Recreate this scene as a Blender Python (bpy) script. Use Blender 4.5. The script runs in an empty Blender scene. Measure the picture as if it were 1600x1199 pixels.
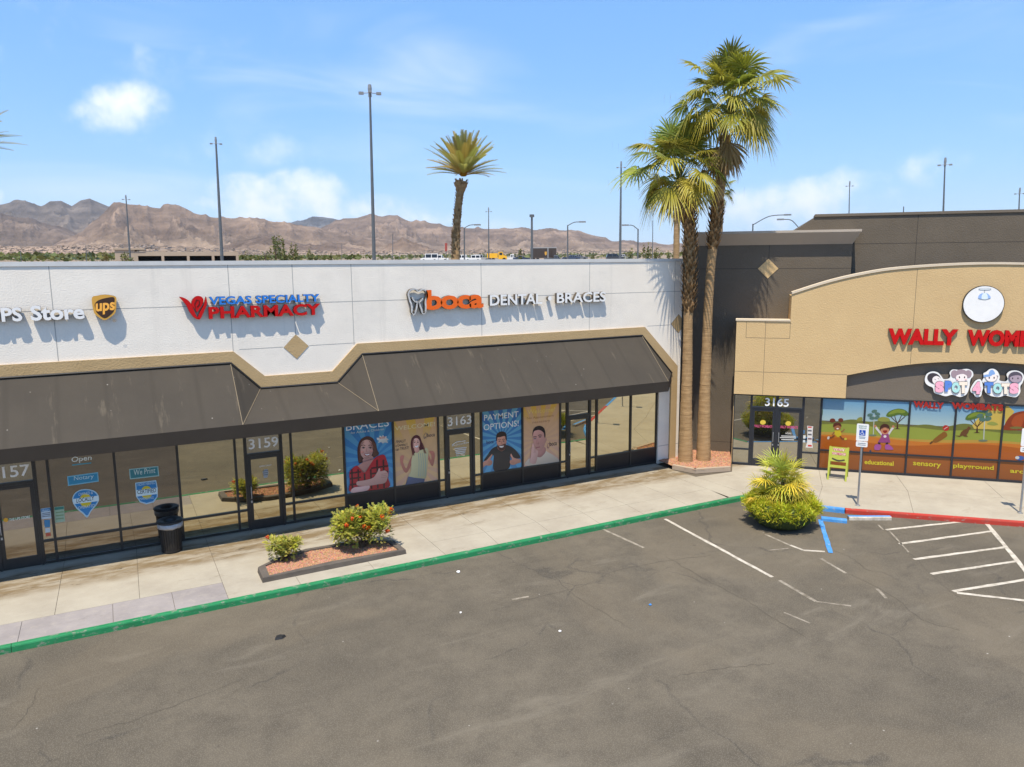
import bpy, bmesh, math, random
import numpy as np
from mathutils import Matrix, Vector

SC = bpy.context.scene
COL = SC.collection
R = math.radians
S2 = 2 ** -0.5

# ------------------------------------------------------------------ camera
FPX, PCX, PCY = 1176.67, 800.0, 599.5            # focal length / centre in photo pixels (1600 wide)
CAMPOS = np.array([0.0, -21.5155, 7.4])
c_r = np.array([0.8806159, -0.47376909, -0.00764783])
c_u = np.array([0.08122333, 0.13503261, 0.98750644])
c_f = np.array([0.46681732, 0.87023505, -0.15739296])
cam = bpy.data.cameras.new('camera'); cam_o = bpy.data.objects.new('camera', cam); COL.objects.link(cam_o)
M = Matrix(((c_r[0], c_u[0], -c_f[0], CAMPOS[0]), (c_r[1], c_u[1], -c_f[1], CAMPOS[1]), (c_r[2], c_u[2], -c_f[2], CAMPOS[2]), (0, 0, 0, 1)))
cam_o.matrix_world = M
cam.sensor_width = 36; cam.lens = FPX / 1600 * 36
cam.clip_start = 0.1; cam.clip_end = 40000
SC.camera = cam_o

def ray(px, py):
    d = c_f * FPX + c_r * (px - PCX) - c_u * (py - PCY)
    return d / np.linalg.norm(d)

# ------------------------------------------------------------------ light, sky, exposure
SUN = np.array([-0.62, -0.68, 2.2]); SUN /= np.linalg.norm(SUN)
sl = bpy.data.lights.new('sun', 'SUN'); sl.energy = 3.5; sl.angle = R(0.55); sl.color = (1.0, 0.90, 0.74)
so = bpy.data.objects.new('sun', sl); COL.objects.link(so)
so.rotation_euler = Vector(SUN).to_track_quat('Z', 'Y').to_euler(); so.location = (-20, -30, 60)
SC.view_settings.view_transform = 'Standard'; SC.view_settings.look = 'None'
SC.view_settings.exposure = 0.93; SC.view_settings.gamma = 1.0

def build_world():
    w = bpy.data.worlds.new('World'); SC.world = w; w.use_nodes = True
    nt = w.node_tree; N = nt.nodes; L = nt.links; N.clear()
    out = N.new('ShaderNodeOutputWorld'); bg = N.new('ShaderNodeBackground')
    sky = N.new('ShaderNodeTexSky'); sky.sky_type = 'NISHITA'; sky.sun_disc = False
    sky.sun_elevation = math.asin(SUN[2]); sky.sun_rotation = math.atan2(SUN[0], SUN[1])
    sky.altitude = 600; sky.air_density = 1.0; sky.dust_density = 0.6; sky.ozone_density = 1.6
    hsv = N.new('ShaderNodeHueSaturation'); hsv.inputs['Saturation'].default_value = 1.22
    hsv.inputs['Value'].default_value = 1.26
    L.new(sky.outputs[0], hsv.inputs['Color'])
    pale = N.new('ShaderNodeMix'); pale.data_type = 'RGBA'; pale.inputs['Factor'].default_value = .5; L.new(hsv.outputs[0], pale.inputs['A']); pale.inputs['B'].default_value = (1.5, 3.65, 7.45, 1)     # evens the sky out: bright desert haze
    tc = N.new('ShaderNodeTexCoord')
    def math_(op, a, b=None, c=None):
        n = N.new('ShaderNodeMath'); n.operation = op
        for i, v in enumerate((a, b, c)):
            if v is None: continue
            if isinstance(v, (int, float)): n.inputs[i].default_value = v
            else: L.new(v, n.inputs[i])
        return n.outputs[0]
    def dot(v):
        n = N.new('ShaderNodeVectorMath'); n.operation = 'DOT_PRODUCT'; L.new(tc.outputs['Generated'], n.inputs[0]); n.inputs[1].default_value = tuple(v)
        return n.outputs['Value']
    noise = N.new('ShaderNodeTexNoise'); noise.inputs['Scale'].default_value = 13; noise.inputs['Detail'].default_value = 9; noise.inputs['Roughness'].default_value = 0.58
    L.new(tc.outputs['Generated'], noise.inputs['Vector'])
    nz = noise.outputs['Fac']
    wn = N.new('ShaderNodeTexNoise'); wn.inputs['Scale'].default_value = 3.0; wn.inputs['Detail'].default_value = 6; wn.inputs['Distortion'].default_value = 0.8
    mp = N.new('ShaderNodeMapping'); mp.inputs['Scale'].default_value = (1, 1, 4.5); mp.inputs['Rotation'].default_value = (0.12, 0.1, 0)
    L.new(tc.outputs['Generated'], mp.inputs['Vector']); L.new(mp.outputs[0], wn.inputs['Vector'])
    total = None
    # (direction given by azimuth/elevation of the cloud, angular half width, angular half height, strength)
    for px, py, wpx, hpx, st in ((198, 160, 62, 38, .44), (150, 182, 110, 26, .34), (478, 310, 80, 50, .82), (376, 300, 62, 32, .56), (420, 330, 150, 34, .66), (580, 332, 110, 34, .66), (655, 346, 90, 24, .6), (120, 60, 260, 60, .16), (420, 235, 260, 30, .15),
                                 (1275, 315, 130, 42, .7), (1335, 285, 56, 34, .66), (1190, 335, 100, 45, .55), (1455, 262, 60, 30, .34), (700, 362, 130, 30, .4), (1900, 300, 160, 60, 1.0), (-200, 290, 150, 40, 1.0)):
        d = ray(px, py); rr = np.cross(d, (0, 0, 1)); rr /= np.linalg.norm(rr); uu = np.cross(rr, d)
        a = math_('DIVIDE', dot(rr), wpx / FPX); b = math_('DIVIDE', dot(uu), hpx / FPX)
        q = math_('ADD', math_('MULTIPLY', a, a), math_('MULTIPLY', b, b))
        f = math_('MULTIPLY', math_('SUBTRACT', 1.0, q), st)
        f = math_('MULTIPLY', math_('MAXIMUM', f, 0.0), math_('GREATER_THAN', dot(d), 0.2))
        total = f if total is None else math_('MAXIMUM', total, f)
    dens = math_('ADD', math_('MULTIPLY', total, 1.05), math_('MULTIPLY', math_('SUBTRACT', nz, 0.52), 3.2))
    gate = math_('MINIMUM', math_('MULTIPLY', total, 3.6), 1.0)
    mr = N.new('ShaderNodeMapRange'); mr.interpolation_type = 'SMOOTHSTEP'; L.new(dens, mr.inputs['Value']); mr.inputs['From Min'].default_value = 0.06; mr.inputs['From Max'].default_value = 1.15
    cm = math_('MULTIPLY', mr.outputs[0], math_('MULTIPLY', gate, 0.85))
    wr = N.new('ShaderNodeMapRange'); wr.interpolation_type = 'SMOOTHSTEP'; L.new(wn.outputs['Fac'], wr.inputs['Value']); wr.inputs['From Min'].default_value = 0.46; wr.inputs['From Max'].default_value = 0.9; wr.inputs['To Max'].default_value = 0.34
    cm = math_('MAXIMUM', cm, wr.outputs[0])
    mix = N.new('ShaderNodeMix'); mix.data_type = 'RGBA'; L.new(cm, mix.inputs['Factor']); L.new(pale.outputs['Result'], mix.inputs['A']); mix.inputs['B'].default_value = (8.2, 8.3, 8.6, 1)
    L.new(mix.outputs['Result'], bg.inputs['Color']); bg.inputs['Strength'].default_value = 0.085
    L.new(bg.outputs[0], out.inputs['Surface'])
build_world()

# ------------------------------------------------------------------ pixel -> point on a real plane
def on_z(px, py, z):
    d = ray(px, py); t = (z - CAMPOS[2]) / d[2]; return CAMPOS + d * t
def on_plane(px, py, P, n):
    d = ray(px, py); return CAMPOS + d * (((np.array(P) - CAMPOS) @ n) / (d @ n))
NY = np.array([0, 1.0, 0])
def FP(px, py, y): return on_plane(px, py, (0, y, 0), NY)                 # on the white shop front's plane
WN = np.array([-S2, -S2, 0]); WS = np.array([S2, -S2, 0]); WO = np.array([18.5, 0, 0])
def W(s, n, z): return WO + WS * s + WN * n + np.array([0, 0, z])          # along / out of / up the corner shop's front
def WP(px, py, n): return on_plane(px, py, WO + WN * n, WN)
def on_up(px, py, base):                                                  # upright plane through a standing thing
    b = np.array(base, float); n = b - CAMPOS; n[2] = 0; n /= np.linalg.norm(n); return on_plane(px, py, b, n)
def far(px, r):                                                           # ground point at distance r in the column px
    d = ray(px, 405); h = d[:2] / np.linalg.norm(d[:2]); return CAMPOS[:2] + h * r
GZ = -0.13
TR = [(0, GZ), (62, GZ), (240, 8.9), (1000, 19.0), (3000, 47.0), (6000, 95.0), (12000, 190.0)]
def terr(r): return float(np.interp(r, [a for a, b in TR], [b for a, b in TR]))
def far3(px, r): p = far(px, r); return np.array([p[0], p[1], terr(r) if True else 0])

# ------------------------------------------------------------------ materials
def srgb(c, k=1.0):
    c = np.array(c[:3], float) / 255
    return tuple(np.minimum(np.where(c <= .04045, c / 12.92, ((c + .055) / 1.055) ** 2.4) * k, .95)) + (1.0,)

def mat(name, c, c2=None, scale=3.0, rough=.8, metal=0.0, spec=.4, bump=0.0, bscale=60.0, detail=5, stretch=None, coat=0, wear=None, streak=None):
    m = bpy.data.materials.new(name); m.use_nodes = True; nt = m.node_tree; N = nt.nodes; L = nt.links
    b = N['Principled BSDF']; b.inputs['Roughness'].default_value = rough; b.inputs['Metallic'].default_value = metal
    b.inputs['Specular IOR Level'].default_value = spec; b.inputs['Coat Weight'].default_value = coat
    b.inputs['Base Color'].default_value = tuple(c[:3]) + (1,)
    tc = N.new('ShaderNodeTexCoord'); vec = tc.outputs['Object']
    if stretch:
        mp = N.new('ShaderNodeMapping'); mp.inputs['Scale'].default_value = stretch; L.new(vec, mp.inputs['Vector']); vec = mp.outputs[0]
    if c2 is not None:
        n = N.new('ShaderNodeTexNoise'); n.inputs['Scale'].default_value = scale; n.inputs['Detail'].default_value = detail; n.inputs['Roughness'].default_value = .65
        L.new(vec, n.inputs['Vector'])
        r = N.new('ShaderNodeMapRange'); r.inputs['From Min'].default_value = .32; r.inputs['From Max'].default_value = .68; L.new(n.outputs['Fac'], r.inputs['Value'])
        x = N.new('ShaderNodeMix'); x.data_type = 'RGBA'; x.inputs['A'].default_value = tuple(c[:3]) + (1,); x.inputs['B'].default_value = tuple(c2[:3]) + (1,)
        L.new(r.outputs[0], x.inputs['Factor']); last = x.outputs['Result']
        for spec_ in (wear, streak):                                        # (colour, noise scale xyz, from, to, amount): chips, dirt, drip marks
            if spec_ is None: continue
            cw, sc3, lo, hi, amt = spec_
            mp2 = N.new('ShaderNodeMapping'); mp2.inputs['Scale'].default_value = sc3; L.new(tc.outputs['Object'], mp2.inputs['Vector'])
            n5 = N.new('ShaderNodeTexNoise'); n5.inputs['Scale'].default_value = 1; n5.inputs['Detail'].default_value = 9; n5.inputs['Roughness'].default_value = .72; L.new(mp2.outputs[0], n5.inputs['Vector'])
            r5 = N.new('ShaderNodeMapRange'); r5.inputs['From Min'].default_value = lo; r5.inputs['From Max'].default_value = hi; r5.inputs['To Max'].default_value = amt; L.new(n5.outputs['Fac'], r5.inputs['Value'])
            x5 = N.new('ShaderNodeMix'); x5.data_type = 'RGBA'; L.new(r5.outputs[0], x5.inputs['Factor']); L.new(last, x5.inputs['A']); x5.inputs['B'].default_value = tuple(cw) + (1,); last = x5.outputs['Result']
        L.new(last, b.inputs['Base Color'])
    if bump:
        n2 = N.new('ShaderNodeTexNoise'); n2.inputs['Scale'].default_value = bscale; n2.inputs['Detail'].default_value = 4
        L.new(vec, n2.inputs['Vector']); bp = N.new('ShaderNodeBump'); bp.inputs['Strength'].default_value = bump; bp.inputs['Distance'].default_value = .02
        L.new(n2.outputs['Fac'], bp.inputs['Height']); L.new(bp.outputs[0], b.inputs['Normal'])
    return m

def col_mat(name, rough=.6, trans=0.0, spec=.3, coat=0.0):
    m = bpy.data.materials.new(name); m.use_nodes = True; N = m.node_tree.nodes; L = m.node_tree.links
    b = N['Principled BSDF']; b.inputs['Roughness'].default_value = rough; b.inputs['Specular IOR Level'].default_value = spec; b.inputs['Coat Weight'].default_value = coat
    a = N.new('ShaderNodeAttribute'); a.attribute_name = 'Col'; L.new(a.outputs['Color'], b.inputs['Base Color'])
    if trans:
        t = N.new('ShaderNodeBsdfTranslucent'); L.new(a.outputs['Color'], t.inputs['Color'])
        x = N.new('ShaderNodeMixShader'); x.inputs[0].default_value = trans
        L.new(b.outputs[0], x.inputs[1]); L.new(t.outputs[0], x.inputs[2]); L.new(x.outputs[0], N['Material Output'].inputs['Surface'])
    return m

PRINT = col_mat('printed_film', rough=.35, spec=.4, coat=.35)
LEAF = col_mat('leaf', rough=.5, trans=.36)
ROCKC = col_mat('coloured_rock', rough=.95, spec=.1)

def glass_mat(name, tint, dark, rough=.012, mixf=.6):
    m = bpy.data.materials.new(name); m.use_nodes = True; N = m.node_tree.nodes; L = m.node_tree.links
    b = N['Principled BSDF']; b.inputs['Base Color'].default_value = dark + (1,); b.inputs['Roughness'].default_value = .3; b.inputs['Specular IOR Level'].default_value = .2
    g = N.new('ShaderNodeBsdfGlossy'); g.inputs['Color'].default_value = tint + (1,); g.inputs['Roughness'].default_value = rough
    tc = N.new('ShaderNodeTexCoord'); n = N.new('ShaderNodeTexNoise'); n.inputs['Scale'].default_value = .7; n.inputs['Detail'].default_value = 1; L.new(tc.outputs['Object'], n.inputs['Vector'])
    bp = N.new('ShaderNodeBump'); bp.inputs['Strength'].default_value = .05; bp.inputs['Distance'].default_value = .02; L.new(n.outputs['Fac'], bp.inputs['Height']); L.new(bp.outputs[0], g.inputs['Normal'])
    x = N.new('ShaderNodeMixShader'); x.inputs[0].default_value = mixf
    L.new(b.outputs[0], x.inputs[1]); L.new(g.outputs[0], x.inputs[2]); L.new(x.outputs[0], N['Material Output'].inputs['Surface'])
    return m

def ground_mat(kind):
    m = bpy.data.materials.new(kind); m.use_nodes = True; nt = m.node_tree; N = nt.nodes; L = nt.links
    b = N['Principled BSDF']; b.inputs['Specular IOR Level'].default_value = .25; b.inputs['Roughness'].default_value = .9
    tc = N.new('ShaderNodeTexCoord'); V = tc.outputs['Object']
    def noise(scale, detail=6, rough=.6, vec=None, dist=0.0):
        n = N.new('ShaderNodeTexNoise'); n.inputs['Scale'].default_value = scale; n.inputs['Detail'].default_value = detail; n.inputs['Roughness'].default_value = rough; n.inputs['Distortion'].default_value = dist
        L.new(vec or V, n.inputs['Vector']); return n.outputs['Fac']
    def rng(v, a, c, lo=0.0, hi=1.0):
        r = N.new('ShaderNodeMapRange'); r.interpolation_type = 'SMOOTHSTEP'; L.new(v, r.inputs['Value']); r.inputs['From Min'].default_value = a; r.inputs['From Max'].default_value = c; r.inputs['To Min'].default_value = lo; r.inputs['To Max'].default_value = hi
        return r.outputs[0]
    def mix(f, a, c, op='MIX'):
        x = N.new('ShaderNodeMix'); x.data_type = 'RGBA'; x.blend_type = op
        if isinstance(f, float): x.inputs['Factor'].default_value = f
        else: L.new(f, x.inputs['Factor'])
        for k, v in (('A', a), ('B', c)):
            if isinstance(v, tuple): x.inputs[k].default_value = v + (1,)
            else: L.new(v, x.inputs[k])
        return x.outputs['Result']
    def mul(a, c):
        n = N.new('ShaderNodeMath'); n.operation = 'MULTIPLY'
        for i, v in enumerate((a, c)):
            if isinstance(v, float): n.inputs[i].default_value = v
            else: L.new(v, n.inputs[i])
        return n.outputs[0]
    def mapping(scale, rot=(0, 0, 0)):
        mp = N.new('ShaderNodeMapping'); mp.inputs['Scale'].default_value = scale; mp.inputs['Rotation'].default_value = rot; L.new(V, mp.inputs['Vector']); return mp.outputs[0]
    def warp(amount, scale):
        n = N.new('ShaderNodeTexNoise'); n.inputs['Scale'].default_value = scale; n.inputs['Detail'].default_value = 4; L.new(V, n.inputs['Vector'])
        s = N.new('ShaderNodeVectorMath'); s.operation = 'MULTIPLY_ADD'; L.new(n.outputs['Color'], s.inputs[0]); s.inputs[1].default_value = (amount,) * 3; L.new(V, s.inputs[2]); return s.outputs[0]
    if kind == 'asphalt':
        c = mix(rng(noise(.22, 7, .62), .3, .7), (.088, .075, .056), (.132, .112, .083))
        c = mix(rng(noise(1.3, 9, .74), .38, .68, 0, .6), c, (.070, .060, .046))
        st = noise(.9, 6, .65, mapping((.35, 1.3, 1), (0, 0, R(-28))), .6)                # pale tyre scuffs lying aslant
        c = mix(rng(st, .54, .74, 0, .45), c, (.19, .165, .128))
        ds = noise(.45, 5, .6, None, .4); c = mix(rng(ds, .55, .72, 0, .6), c, (.066, .056, .043))
        tk = noise(1.1, 7, .7, mapping((.12, 1.5, 1), (0, 0, R(38))), 1.2); c = mix(rng(tk, .58, .70, 0, .5), c, (.06, .052, .042))
        bw = noise(.16, 3, .5, None, 1.0); c = mix(rng(bw, .52, .60, 0, .28), c, (.155, .125, .085))
        oil = noise(1.9, 3, .5); c = mix(mul(rng(oil, .70, .78, 0, .75), rng(noise(.4, 2), .5, .6)), c, (.03, .027, .024))
        vo = N.new('ShaderNodeTexVoronoi'); vo.feature = 'DISTANCE_TO_EDGE'; vo.inputs['Scale'].default_value = .17; L.new(warp(1.6, .55), vo.inputs['Vector'])
        cr = rng(vo.outputs['Distance'], .0, .009, .5, 0); c = mix(mul(cr, rng(noise(.6, 3), .45, .6)), c, (.035, .033, .031))
        v3 = N.new('ShaderNodeTexVoronoi'); v3.inputs['Scale'].default_value = 2.1; L.new(V, v3.inputs['Vector'])
        sp = rng(v3.outputs['Distance'], .022, .045, 1, 0); c = mix(mul(sp, rng(noise(.5, 2), .45, .6)), c, (.42, .4, .36))
        v4 = N.new('ShaderNodeTexVoronoi'); v4.inputs['Scale'].default_value = 42; L.new(V, v4.inputs['Vector'])
        c = mix(rng(v4.outputs['Distance'], .0, .6, .62, 0), c, (.20, .175, .135))
        h = noise(70, 4, .7); bs, bd = .5, .014
    else:
        if kind == 'concrete': a, d, g = (.375, .34, .272), (.315, .28, .222), (.15, .115, .072)
        else: a, d, g = (.30, .272, .262), (.235, .212, .205), (.15, .13, .12)
        c = mix(rng(noise(.7, 7, .65), .3, .7), a, d)
        c = mix(rng(noise(4.5, 8, .7), .45, .8, 0, .4), c, (.43, .385, .315))
        c = mix(rng(noise(.9, 8, .75, mapping((.5, 1.6, 1)), .5), .57, .74, 0, .6), c, g)
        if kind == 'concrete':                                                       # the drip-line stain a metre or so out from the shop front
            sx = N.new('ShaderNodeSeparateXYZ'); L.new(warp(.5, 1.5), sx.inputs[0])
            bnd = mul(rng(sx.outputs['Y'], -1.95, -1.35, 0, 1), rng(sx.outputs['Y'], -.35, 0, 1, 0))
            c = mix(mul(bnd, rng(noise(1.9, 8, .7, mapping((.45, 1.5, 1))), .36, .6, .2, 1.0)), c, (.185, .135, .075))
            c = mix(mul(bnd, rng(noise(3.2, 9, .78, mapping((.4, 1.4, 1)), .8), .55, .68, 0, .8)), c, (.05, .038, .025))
        sp = noise(55, 4, .7); c = mix(rng(sp, .58, .72, 0, .35), c, g)
        h = noise(40, 5, .7); bs, bd = .15, .01
    L.new(c, b.inputs['Base Color'])
    bp = N.new('ShaderNodeBump'); bp.inputs['Strength'].default_value = bs; bp.inputs['Distance'].default_value = bd; L.new(h, bp.inputs['Height']); L.new(bp.outputs[0], b.inputs['Normal'])
    return m

MT = {
 'asphalt': ground_mat('asphalt'), 'concrete': ground_mat('concrete'), 'gutter': ground_mat('grey_concrete'),
 'white_stucco': mat('white_stucco', (.83, .77, .675), (.78, .72, .63), 1.2, .9, bump=.42, bscale=30, spec=.2, streak=((.52, .48, .42), (2.6, 2.6, .16), .56, .78, .38), wear=((.60, .565, .51), (.5, .5, .9), .5, .75, .5)),
 'tan_stucco': mat('tan_stucco', (.47, .335, .175), (.42, .295, .15), 1.5, .9, bump=.55, bscale=24, spec=.2),
 'beige_stucco': mat('beige_stucco', (.58, .415, .215), (.54, .38, .195), .8, .9, bump=.5, bscale=24, spec=.2),
 'cream': mat('cream_coping', (.62, .52, .39), (.56, .47, .35), 2, .8, bump=.2),
 'dark_stucco': mat('dark_stucco', (.135, .112, .086), (.118, .098, .075), 1.0, .9, bump=.5, bscale=24, spec=.2),
 'grey_stucco': mat('grey_stucco', (.16, .133, .105), (.15, .125, .098), 1.0, .9, bump=.35, bscale=30, spec=.2),
 'cornice': mat('cornice_stucco', (.42, .36, .30), (.38, .33, .27), 1.0, .85, bump=.2),
 'coping': mat('metal_coping', (.60, .60, .58), (.52, .52, .51), 2, .5),
 'roof': mat('roof_membrane', (.45, .44, .42), (.35, .34, .33), 1, .9),
 'joint': mat('shadow_joint', (.36, .35, .33), rough=.9),
 'joint_tan': mat('tan_joint', (.20, .15, .09), rough=.9),
 'joint_dark': mat('dark_joint', (.05, .042, .035), rough=.9), 'tar': mat('tar_crack', (.055, .047, .037), (.085, .073, .056), 5, .9), 'slab_joint': mat('slab_joint', (.11, .09, .065), rough=.95),
 'frame': mat('dark_bronze_frame', (.022, .020, .019), (.03, .028, .026), 3, .38, spec=.5),
 'frame_blue': mat('dark_blue_grey_frame', (.018, .020, .026), rough=.4, spec=.5),
 'black_panel': mat('black_panel', (.012, .012, .014), (.017, .016, .018), 3, .35, spec=.4),
 'gold_glass': glass_mat('bronze_glass', (.78, .72, .52), (.025, .025, .02), mixf=.74),
 'grey_glass': glass_mat('smoky_glass', (.50, .46, .40), (.022, .02, .022), mixf=.60),
 'clear_glass': glass_mat('entrance_glass', (.62, .60, .52), (.02, .02, .02), mixf=.70),
 'piping': mat('tan_piping', (.27, .215, .14), rough=.8),
 'valance': mat('awning_valance', (.026, .020, .015), (.032, .025, .019), 1.5, .85),  # darker canvas tone: the weaker light on the upright face is painted in
 'steel': mat('galvanised_steel', (.42, .43, .44), (.34, .35, .36), 6, .42, metal=.7),
 'grey_pole': mat('grey_painted_pole', (.12, .135, .145), (.10, .11, .118), 2, .55, metal=.2),
 'lamp_grey': mat('lamp_housing', (.2, .21, .22), rough=.5),
 'white': mat('white_acrylic', (.82, .81, .79), (.76, .75, .73), 3, .45),
 'white_number': mat('white_vinyl', (.85, .85, .84), rough=.5),
 'black': mat('black_plastic', (.018, .017, .016), (.028, .026, .025), 8, .45),
 'liner': mat('plastic_liner', (.42, .42, .43), (.28, .28, .29), 14, .3, bump=.5, bscale=25),
 'red': mat('red_acrylic', (.50, .006, .006), rough=.45, spec=.2), 'red_paint': mat('red_kerb_paint', (.42, .028, .016), (.34, .045, .03), 2.2, .8, wear=((.26, .22, .18), (5, 5, 9), .56, .66, .85), streak=((.10, .08, .065), (1.2, 1.2, 3), .55, .75, .55)),
 'blue': mat('blue_acrylic', (.02, .19, .62), rough=.4), 'blue_paint': mat('blue_kerb_paint', (.035, .20, .54), (.08, .27, .56), 3.5, .8, wear=((.30, .32, .34), (6, 6, 9), .57, .66, .8)),
 'orange': mat('orange_acrylic', (.80, .13, .008), rough=.4),
 'letter_side': mat('letter_return', (.10, .08, .06), rough=.5), 'red_side': mat('dark_red_return', (.10, .008, .008), rough=.5), 'dark_side': mat('dark_return', (.03, .03, .03), rough=.5),
 'gold': mat('gold_shield', (.62, .33, .055), rough=.4), 'brown': mat('brown_shield', (.05, .022, .01), rough=.4),
 'green_paint': mat('green_kerb_paint', (.006, .165, .055), (.02, .21, .08), 1.6, .7, bump=.2, bscale=30, wear=((.24, .23, .19), (5, 5, 9), .55, .64, .85), streak=((.05, .055, .035), (1.1, 1.1, 4), .52, .76, .6)),
 'white_paint': mat('worn_white_paint', (.58, .53, .45), (.30, .265, .21), 5, .85, detail=11),
 'faded_paint': mat('faded_white_paint', (.34, .30, .24), (.13, .11, .08), 6, .9, detail=10),
 'bed_curb': mat('planter_kerb_stone', (.085, .072, .06), (.12, .10, .083), 3, .85, bump=.4),
 'pebble_bed': mat('pink_gravel_base', (.46, .245, .15), (.36, .18, .11), 12, .9),
 'bark': mat('palm_trunk', (.44, .285, .14), (.27, .165, .075), 2.2, .9, bump=1.0, bscale=6, stretch=(.6, .6, 8), wear=((.16, .10, .05), (3, 3, 1.2), .5, .72, .6), streak=((.50, .37, .23), (5, 5, 2.5), .58, .75, .5)),
 'rough_bark': mat('palm_boots', (.15, .085, .04), (.08, .045, .022), 6, .95, bump=.8, bscale=14),
 'hedge_base': mat('clipped_hedge_underside', (.05, .075, .012), (.028, .04, .010), 22, .9, bump=.8, bscale=30),
 'wood': mat('brown_wood', (.12, .08, .05), (.08, .05, .03), 5, .9),
 'lime': mat('lime_green_paint', (.36, .39, .05), (.30, .33, .04), 4, .5),
 'tan_block': mat('tan_concrete', (.42, .335, .25), (.37, .29, .215), .2, .9), 'deck_dark': mat('deck_shadow', (.03, .028, .026), rough=.95),
 'desert': mat('desert_ground', (.30, .225, .155), (.22, .165, .115), .02, .95, detail=9),
 'tyre': mat('tyre', (.02, .02, .02), rough=.9), 'car_glass': mat('car_glass', (.015, .018, .02), rough=.08, spec=.6),
}
def paint(name, c): return mat(name, c, rough=.3, spec=.5, coat=.5)
CARP = {'white': paint('white_car_paint', (.75, .75, .74)), 'dark': paint('dark_car_paint', (.03, .033, .04)), 'blue': paint('dark_blue_car_paint', (.03, .05, .10)), 'yellow': paint('yellow_truck_paint', (.80, .42, .01)), 'brown': paint('brown_trailer_paint', (.042, .026, .016)), 'silver': paint('silver_car_paint', (.35, .36, .37)), 'grey': paint('grey_car_paint', (.12, .13, .14))}

def awning_mat():
    m = mat('awning_canvas', (.054, .045, .034), (.043, .036, .028), .55, .85, bump=.25, bscale=3)
    N = m.node_tree.nodes; L = m.node_tree.links; b = N['Principled BSDF']
    base = b.inputs['Base Color'].links[0].from_socket; tc = N.new('ShaderNodeTexCoord')
    mp = N.new('ShaderNodeMapping'); mp.inputs['Scale'].default_value = (2.2, .35, .35); L.new(tc.outputs['Object'], mp.inputs['Vector'])
    n = N.new('ShaderNodeTexNoise'); n.inputs['Scale'].default_value = 1.6; n.inputs['Detail'].default_value = 8; n.inputs['Roughness'].default_value = .7; L.new(mp.outputs[0], n.inputs['Vector'])
    r = N.new('ShaderNodeMapRange'); r.inputs['From Min'].default_value = .60; r.inputs['From Max'].default_value = .82; r.inputs['To Max'].default_value = .6; L.new(n.outputs['Fac'], r.inputs['Value'])
    x = N.new('ShaderNodeMix'); x.data_type = 'RGBA'; L.new(r.outputs[0], x.inputs['Factor']); L.new(base, x.inputs['A']); x.inputs['B'].default_value = (.20, .165, .115, 1)
    v = N.new('ShaderNodeTexVoronoi'); v.inputs['Scale'].default_value = 3.2; L.new(tc.outputs['Object'], v.inputs['Vector'])
    r2 = N.new('ShaderNodeMapRange'); r2.inputs['From Min'].default_value = .03; r2.inputs['From Max'].default_value = .065; r2.inputs['To Min'].default_value = .8; r2.inputs['To Max'].default_value = 0; L.new(v.outputs['Distance'], r2.inputs['Value'])
    n3 = N.new('ShaderNodeTexNoise'); n3.inputs['Scale'].default_value = .5; L.new(tc.outputs['Object'], n3.inputs['Vector'])
    r3 = N.new('ShaderNodeMapRange'); r3.inputs['From Min'].default_value = .5; r3.inputs['From Max'].default_value = .62; L.new(n3.outputs['Fac'], r3.inputs['Value'])
    mu = N.new('ShaderNodeMath'); mu.operation = 'MULTIPLY'; L.new(r2.outputs[0], mu.inputs[0]); L.new(r3.outputs[0], mu.inputs[1])
    y = N.new('ShaderNodeMix'); y.data_type = 'RGBA'; L.new(mu.outputs[0], y.inputs['Factor']); L.new(x.outputs['Result'], y.inputs['A']); y.inputs['B'].default_value = (.5, .47, .42, 1)
    sp = N.new('ShaderNodeSeparateXYZ'); L.new(tc.outputs['Object'], sp.inputs[0])                       # shade of the ribs underneath, painted as dark bands in the canvas
    pp = N.new('ShaderNodeMath'); pp.operation = 'PINGPONG'; L.new(sp.outputs['X'], pp.inputs[0]); pp.inputs[1].default_value = .52
    n4 = N.new('ShaderNodeTexNoise'); n4.inputs['Scale'].default_value = 2.2; L.new(tc.outputs['Object'], n4.inputs['Vector'])
    ad = N.new('ShaderNodeMath'); ad.operation = 'MULTIPLY_ADD'; L.new(n4.outputs['Fac'], ad.inputs[0]); ad.inputs[1].default_value = .10; L.new(pp.outputs[0], ad.inputs[2])
    r5 = N.new('ShaderNodeMapRange'); r5.interpolation_type = 'SMOOTHSTEP'; L.new(ad.outputs[0], r5.inputs['Value']); r5.inputs['From Min'].default_value = .05; r5.inputs['From Max'].default_value = .15; r5.inputs['To Min'].default_value = .42; r5.inputs['To Max'].default_value = 0
    z_ = N.new('ShaderNodeMix'); z_.data_type = 'RGBA'; L.new(r5.outputs[0], z_.inputs['Factor']); L.new(y.outputs['Result'], z_.inputs['A']); z_.inputs['B'].default_value = (.034, .028, .021, 1)
    L.new(z_.outputs['Result'], b.inputs['Base Color'])
    return m
MT['awning'] = awning_mat()

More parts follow.
